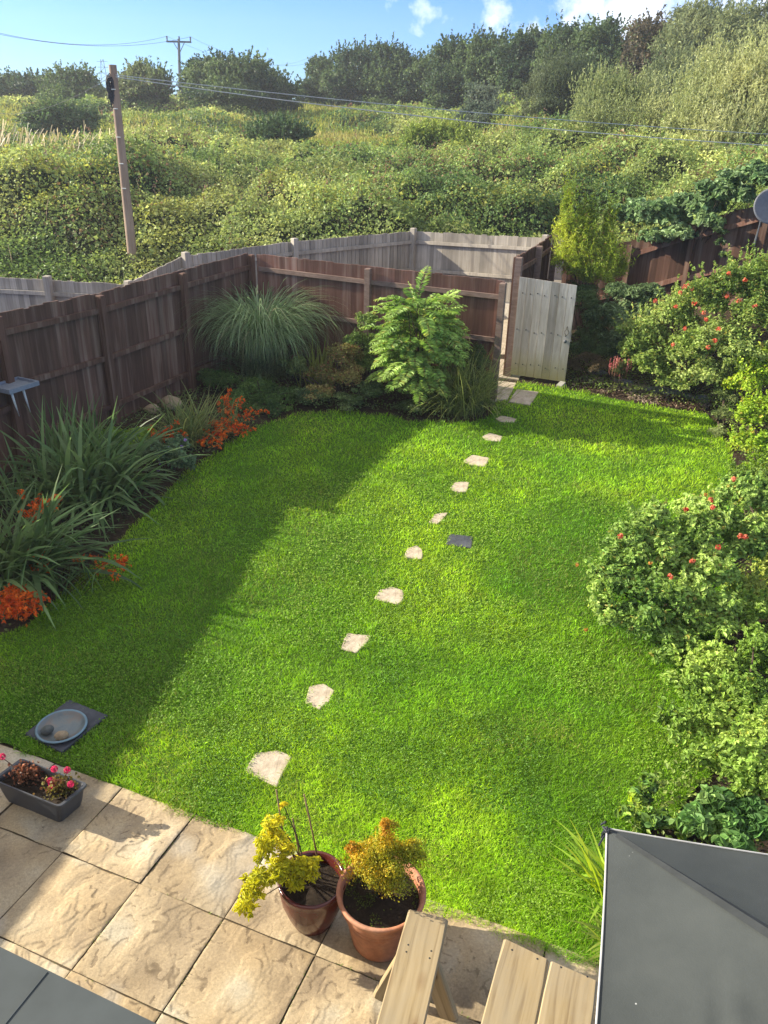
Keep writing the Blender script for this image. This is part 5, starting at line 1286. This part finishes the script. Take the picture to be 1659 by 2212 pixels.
def fern_bush():
    b = np.array([.48, 12.15, float(terr(.48, 12.1))]); root = thing('fern_leaved_bush', b, 'bright green ferny leaved bush in front of the back fence, left of the gate', 'bush')
    tips = []
    mb = MB(); sm_ = MB(); LV, LN, LT, LL = [], [], [], []
    for k in range(240):
        h = rng.uniform(.15, 1.0) ** .8; a = rng.uniform(0, 2 * PI)
        rad = .58 * math.sin(min(1, h * .9 + .15) * PI * .82) ** .7 * rng.uniform(.15, 1.05)
        s = b + np.array([math.cos(a) * rad * .75, math.sin(a) * rad * .75, .08 + 1.52 * h * rng.uniform(.85, 1.05)])
        out = nrm(np.array([[math.cos(a) + rng.normal() * .3, math.sin(a) - .25 + rng.normal() * .3, .35 + .5 * h]]))[0]
        Lf = rng.uniform(.34, .58); K = 18; p = s.copy(); d = out.copy()
        pts = [p.copy()]
        for j in range(K):
            d = d + np.array([0, 0, -.058]); d /= np.linalg.norm(d); p = p + d * Lf / K; pts.append(p.copy())
            sd_ = np.cross(d, [0, 0, 1.]); sd_ /= np.linalg.norm(sd_) + 1e-9; up = np.cross(sd_, d)
            ll = .12 * math.sin(PI * min(1, (j + 1.5) / (K + 1))) ** .7 + .02
            for sg in (-1, 1):
                t = nrm((sd_ * sg + d * .55 + rng.normal(size=3) * .12)[None])[0]
                LV.append(p + t * ll * .5); LN.append(up + rng.normal(size=3) * .18); LT.append(t); LL.append(ll)
        mb.add(*tube(np.array(pts), np.linspace(.005, .002, K + 1), 4), col=(.16, .13, .05)); tips.append(s)
    LV, LN, LT, LL = map(np.array, (LV, LN, LT, LL))
    V, F = leaves(LV, LN, LT, LL, LL * .27, 6, .1)
    mb.add(V, F, mixcol(LV, [(.17, .30, .06), (.28, .43, .095), (.40, .54, .15)], 2.5, 5, .2, (.36, .38, .09), .06))
    mb.build('fronds', LEAF, root, b)
    limbs(root, b, b, [tips[i] for i in rng.choice(len(tips), 26)], .02)
fern_bush()
strapclump('dark grassy clump with thin arching blades beside the open gateway', (1.16, 11.95), 900, .17, 1.15, .010, (.0, .75), (.3, 1.7), [(.09, .13, .035), (.17, .22, .06), (.30, .34, .11)], seed=11, name='grassy_clump', cat='ornamental grass', nseg=7)
shrub('dark_bed_bush', 'dark small leaved bush under the grassy clump at the bed corner', 'shrub', lobes_px([(1010, 830, 45, 45, 11.95), (960, 860, 50, 34, 11.8), (1030, 870, 34, 32, 11.8), (900, 880, 60, 24, 11.75), (1022, 790, 40, 50, 12.2), (985, 770, 34, 40, 12.3), (1045, 830, 24, 40, 12.1)]), 12000, .035, .022, [(.045, .075, .022), (.08, .125, .04), (.14, .18, .065)], seed=67, stems=8)

# ---- right side
shrub('golden_conifer', 'loose feathery yellow green conifer behind the open gate', 'conifer', lobes_px([(1224, 450, 12, 50, 15.9), (1222, 510, 26, 50, 15.8), (1255, 535, 40, 45, 15.7), (1312, 500, 12, 55, 15.7), (1305, 560, 34, 45, 15.6), (1245, 585, 48, 48, 15.5), (1290, 600, 46, 40, 15.4), (1225, 560, 30, 45, 15.6), (1268, 490, 20, 45, 15.8), (1335, 590, 26, 36, 15.5)]), 15000, .08, .013, [(.14, .22, .035), (.30, .40, .05), (.50, .56, .09)], base=(3.95, 15.7, float(terr(3.9, 15.7))), seed=68, shell=.9, scale=1.6, tdir=(.0, -.1, .8), rnd=1.0, stems=9, stem_r=.02, rare=(.20, .13, .06), rp=.07, shoots=900, slen=.34, sup=1.2, sout=.55)
shrub('dark_evergreen', 'dark green evergreen in the shadow directly behind the gate', 'shrub', lobes_px([(1265, 660, 45, 50, 14.9), (1290, 720, 45, 60, 14.4), (1265, 760, 40, 45, 14.2), (1250, 630, 40, 30, 15.2), (1310, 760, 40, 40, 14.0)]), 9000, .06, .02, [(.035, .07, .025), (.06, .12, .04), (.11, .18, .06)], seed=69, stems=8)
shrub('narrow_leaved_bush', 'rounded dark bush with slim pointed grey green leaves right of the gate', 'bush', lobes_px([(1340, 640, 50, 38, 14.5), (1395, 640, 42, 40, 14.4), (1320, 690, 50, 50, 14.2), (1385, 690, 45, 48, 14.1), (1340, 740, 45, 40, 13.9)]), 8500, .10, .026, [(.07, .12, .05), (.13, .20, .085), (.23, .31, .15)], seed=70, stems=9, tdir=(0, -.1, .8), shape=6, stem_r=.015)
def flower_clusters(root, spots, cols, r=.035, n=26, name='flower_cluster', L=.03):
    at = np.array(root.location)
    for px, py, Y in spots:
        c = P(px, py, Y); d = rdir(n); V, F = leaves(c + d * r * rng.uniform(.5, 1, (n, 1)), d, rdir(n), L, L * .75, 4, .2)
        MB().add(V, F, mixcol(c + d * .05, cols, 20, int(px) % 50, .16)).build(name, PETAL, root, at)
RED = [(.50, .09, .05), (.70, .20, .11), (.75, .34, .20)]
ROSE = [(.13, .21, .045), (.24, .34, .075), (.39, .48, .15)]
rh = shrub('flowering_hedge', 'tall sprawling hedge dotted with coral red flower heads below the climbing fence', 'hedge', lobes_px([(1390, 720, 48, 50, 13.4), (1450, 690, 60, 55, 13.35), (1520, 655, 65, 60, 13.3), (1590, 620, 62, 55, 13.3), (1650, 590, 55, 50, 13.3), (1400, 790, 52, 46, 12.9), (1480, 770, 70, 60, 12.8), (1560, 740, 75, 65, 12.6), (1640, 690, 60, 70, 12.6), (1450, 825, 50, 26, 12.6), (1530, 815, 60, 32, 12.3), (1620, 780, 60, 50, 12.2), (1660, 640, 50, 60, 12.9), (1375, 760, 40, 60, 13.2)]), 40000, .055, .034, ROSE, seed=71, shape=6, stems=16, scale=1.4, sub=12, shell=.75, rare=(.36, .34, .09), rp=.05, shoots=420, slen=.3, sup=.9, sout=.7)
flower_clusters(rh, [(1460, 662, 12.75), (1478, 620, 13.0), (1486, 618, 13.0), (1494, 625, 13.0), (1470, 632, 12.95), (1415, 650, 13.0), (1610, 605, 12.8), (1520, 675, 12.7), (1552, 710, 12.2), (1570, 640, 12.8), (1525, 690, 12.6), (1545, 735, 12.1), (1530, 750, 12.0), (1480, 710, 12.5), (1595, 650, 12.6), (1630, 660, 12.2), (1455, 745, 12.4), (1640, 625, 12.8), (1500, 655, 12.8), (1575, 590, 13.0)], RED, .038, 24, L=.034)
shrub('lime_border_shrub', 'lime yellow leaved border shrub at the right edge beside the lawn', 'shrub', lobes_px([(1615, 830, 44, 46, 11.9), (1650, 800, 40, 50, 12.0), (1620, 900, 42, 46, 11.2), (1655, 900, 40, 60, 11.2), (1600, 960, 32, 36, 10.7), (1645, 980, 40, 50, 10.4), (1630, 1020, 32, 30, 9.9)]), 15000, .05, .032, [(.22, .36, .035), (.38, .52, .05), (.56, .64, .10)], seed=72, shape=6, stems=10, scale=1.5, shell=.75, shoots=120, slen=.25, rare=(.5, .45, .08), rp=.05)
shrub('wispy_shrub', 'pale green wispy low plant between the bark strip and the lime shrub', 'plant', lobes_px([(1565, 900, 30, 30, 11.6), (1560, 850, 34, 30, 12.1), (1580, 800, 36, 40, 12.3), (1555, 935, 24, 22, 11.2)]), 4200, .05, .014, [(.12, .18, .05), (.2, .27, .08), (.3, .36, .14)], seed=73, stems=5, tdir=(0, 0, .6))
rb = shrub('rose_bush', 'big green rose bush leaning over the right side of the lawn with scattered red flowers', 'bush', lobes_px([(1400, 1120, 42, 40, 6.75), (1340, 1215, 62, 50, 6.4), (1430, 1190, 75, 60, 6.5), (1530, 1120, 75, 60, 6.9), (1590, 1070, 48, 46, 7.1), (1310, 1260, 50, 40, 6.2), (1320, 1330, 52, 36, 5.95), (1410, 1280, 85, 62, 6.1), (1520, 1230, 90, 75, 6.4), (1620, 1180, 60, 75, 6.7), (1440, 1360, 75, 45, 5.8), (1540, 1330, 75, 60, 5.95), (1490, 1170, 75, 60, 6.7), (1640, 1080, 60, 60, 7.2), (1370, 1170, 55, 50, 6.55), (1480, 1290, 80, 70, 6.1), (1380, 1350, 60, 40, 5.85), (1460, 1420, 50, 34, 5.6)]), 36000, .048, .032, [(.15, .265, .06), (.27, .41, .09), (.41, .54, .15)], seed=74, shape=6, stems=20, scale=1.8, sub=12, shell=.75, rare=(.36, .34, .08), rp=.03, stem_r=.012, shoots=260, slen=.16, sup=.9, sout=.7)
flower_clusters(rb, [(1340, 1158, 6.3), (1482, 1100, 6.55), (1610, 1160, 6.4), (1600, 1158, 6.4), (1585, 1035, 6.9), (1540, 1095, 6.5), (1552, 1182, 6.2), (1496, 1212, 6.1), (1448, 1245, 5.9), (1536, 1080, 6.6)], RED, .026, 26, L=.026)
flower_clusters(rb, [(1247, 1220, 6.1), (1265, 1360, 5.75), (1405, 1216, 6.05), (1525, 1068, 6.7), (1585, 1035, 6.95)], [(.5, .24, .06), (.62, .38, .12)], .018, 14, 'faded_flower', .022)
shrub('border_bush', 'sunlit mid green leafy bush filling the right edge below the rose bush', 'bush', lobes_px([(1600, 1330, 60, 60, 6.1), (1640, 1420, 60, 70, 5.45), (1560, 1440, 65, 50, 5.35), (1500, 1490, 60, 45, 5.05), (1600, 1510, 70, 60, 4.95), (1540, 1560, 60, 46, 4.68), (1640, 1590, 55, 65, 4.5), (1470, 1570, 46, 36, 4.62), (1590, 1640, 64, 50, 4.2), (1650, 1690, 50, 50, 3.95), (1520, 1640, 44, 34, 4.25), (1610, 1700, 44, 30, 3.95)]), 21000, .042, .026, [(.13, .235, .04), (.235, .37, .065), (.37, .50, .11)], seed=75, shape=6, stems=14, scale=2.2, sub=12, shell=.75, shoots=220, slen=.14, rare=(.40, .42, .07), rp=.015, stem_r=.01)
shrub('broad_leaved_plant', 'low clump of broad dark green leaves just beyond the parasol edge', 'plant', lobes_px([(1560, 1760, 60, 36, 3.75), (1620, 1750, 50, 40, 3.8), (1510, 1780, 40, 30, 3.65), (1650, 1790, 40, 40, 3.65), (1580, 1810, 50, 26, 3.55)]), 1000, .085, .05, [(.07, .16, .04), (.13, .26, .065), (.25, .38, .11)], seed=76, shape=6, stems=7, stem_r=.006, up=.9, scale=4)
shrub('lime_leaf_plant', 'small plant with bright lime young leaves between the lawn and the parasol', 'plant', lobes_px([(1405, 1695, 24, 26, 4.05), (1380, 1735, 32, 26, 3.95), (1400, 1770, 36, 22, 3.8), (1352, 1760, 18, 16, 3.9), (1440, 1770, 22, 18, 3.8)]), 260, .07, .045, [(.08, .16, .05), (.2, .33, .05), (.42, .52, .06)], seed=77, shape=6, stems=7, stem_r=.005, up=.6, scale=6, jit=.35)
shrub('lime_shoot', 'two upright lime green leaf shoots poking up behind the parasol edge', 'plant', lobes_px([(1475, 1795, 22, 20, 3.85), (1530, 1795, 22, 20, 3.85)]), 42, .11, .06, [(.24, .38, .05), (.42, .54, .07)], seed=78, shape=6, stems=3, stem_r=.005, tdir=(0, 0, .9))
strapclump('yellow green strap leaved plant poking out left of the parasol corner', (1.47, 3.36), 44, .06, .50, .024, (.2, 1.1), (.1, .8), [(.14, .26, .03), (.27, .42, .04), (.42, .52, .06)], az0=2.6, azs=.8, seed=12, rare=(.30, .20, .06), rp=.05)
strapclump('tuft of lighter blades low down beside the parasol', (1.42, 3.05), 26, .05, .32, .016, (.3, 1.2), (.2, .8), [(.18, .28, .04), (.34, .42, .07)], az0=2.8, azs=.9, seed=13)
shrub('backing_shrub', 'bright green leafy shrub along the right edge behind the rose bush', 'shrub', lobes_px([(1640, 1070, 50, 50, 8.9), (1600, 1040, 40, 36, 9.3), (1690, 1120, 60, 70, 8.0), (1670, 1230, 60, 70, 7.0), (1690, 1330, 55, 60, 6.4), (1620, 1290, 50, 50, 6.5)]), 15000, .045, .028, [(.15, .24, .045), (.27, .37, .07), (.42, .49, .12)], seed=82, shape=6, stems=10, shell=.75, shoots=150, slen=.2, stem_r=.01)
hb = shrub('pink_heather', 'small heather with upright salmon pink flower spikes beside the bark strip', 'heather', lobes_px([(1335, 800, 20, 16, 13.0), (1345, 790, 18, 18, 13.0)]), 900, .04, .01, [(.09, .12, .04), (.16, .18, .06)], seed=79, stems=4, stem_r=.004, tdir=(0, 0, 1.0))
hat = np.array(hb.location)
for k in range(22):
    c = P(1335 + rng.normal() * 12, 800 + rng.normal() * 5, 13.0 + rng.normal() * .06); n = 26; hh = rng.uniform(.10, .24); z = rng.random(n) * hh
    stem_ = tube([c - [0, 0, .08], c + [0, 0, hh]], .003, 5); V, F = leaves(c + np.c_[rng.normal(size=(n, 2)) * .006, z], rdir(n), rdir(n) + [0, 0, .8], .030, .015)
    MB().add(*stem_, col=(.3, .14, .10)).add(V, F, mixcol(np.full((n, 3), k), [(.50, .16, .15), (.62, .28, .24)], 1, 3, .2)).build('flower_spike', PETAL, hb, hat)
shrub('brown_heather', 'faded brownish heather at the foot of the dark bush behind the gate', 'heather', lobes_px([(1270, 775, 34, 20, 13.6), (1300, 790, 30, 18, 13.3), (1240, 790, 22, 16, 13.6)]), 3600, .05, .010, [(.10, .085, .04), (.17, .12, .07), (.12, .14, .05)], seed=80, stems=5, stem_r=.004, tdir=(0, 0, 1.0))
# bark strip, edging stones
q = np.array([G(*p)[:2] for p in ((1235, 832), (1300, 852), (1400, 874), (1520, 890), (1545, 868), (1470, 845), (1330, 812), (1250, 800))])
n = 5200; X = rng.uniform(q[:, 0].min(), q[:, 0].max(), n); Y = rng.uniform(q[:, 1].min(), q[:, 1].max(), n); k = inpoly(X, Y, q); X, Y = X[k], Y[k]; n = len(X)
Pt = np.stack([X, Y, terr(X, Y) + rng.uniform(.005, .035, n)], 1)
V, F = leaves(Pt, rdir(n) * .7 + [0, 0, 1], rdir(n), rng.uniform(.03, .075, n), rng.uniform(.015, .035, n), 4, .1)
tag(MB().add(V, F, mixcol(Pt, [(.10, .065, .04), (.22, .16, .11), (.40, .33, .25)], 3, 4, .35)).build('bark_chips', PETAL), 'brown and pale bark chips along the back right lawn edge', 'bark chips', kind='stuff')
for px, py, sx, sy, sz, rz_, m, lab, sd_ in ((1290, 808, .17, .06, .06, -.4, LOG, 'grey slate edging piece left of the pink heather', 3), (1345, 829, .20, .06, .05, -.35, LOG, 'blue grey edging piece just below the pink heather', 4),
        (1385, 838, .22, .10, .03, -.3, ROCK, 'flat tan stone on the bark strip below the flowering hedge', 5), (1362, 843, .14, .09, .03, -.1, ROCK, 'small flat tan stone next to the blue grey edging piece', 6),
        (1430, 850, .30, .07, .07, -.36, LOG, 'long grey weathered edging log at the front of the flowering hedge', 7), (1500, 862, .22, .07, .06, -.4, LOG, 'dark edging piece at the right end of the bark strip', 8),
        (1513, 858, .13, .08, .035, -.2, ROCK, 'yellowish flat stone near the right end of the bark strip', 9), (1293, 822, .10, .06, .04, -.3, ROCK, 'reddish brown stone under the grey slate edging piece', 10)):
    p = G(px, py); V, F = blob(p + [0, 0, sz * .6], (sx, sy, sz), sd_, .35, 14, 8, rz_); tag(MB().add(V, F).build('edging_stone', m, at=p), lab, 'edging stone', 'edging stones on the bark strip')
# grey weed patch on the far right of the lawn
shrub('grey_weed', 'small dark blue grey weed patch on the right of the lawn', 'weed', lobes_px([(1550, 936, 16, 7, 11.25), (1530, 940, 10, 5, 11.2)]), 260, .04, .02, [(.045, .06, .06), (.09, .11, .10)], seed=81, stems=0)

# ------------------------------------------------------------------ thin summer haze
t = NT('haze_air'); pv = t.n('ShaderNodeVolumePrincipled'); pv.inputs['Color'].default_value = (.90, .95, 1, 1); pv.inputs['Density'].default_value = .0009; pv.inputs['Anisotropy'].default_value = .3
t.l(pv.outputs[0], t.out.inputs['Volume'])
tag(MB().add(*box((-170, -32, -1.5), (170, 215, 24))).build('haze', t.m), kind='stuff')
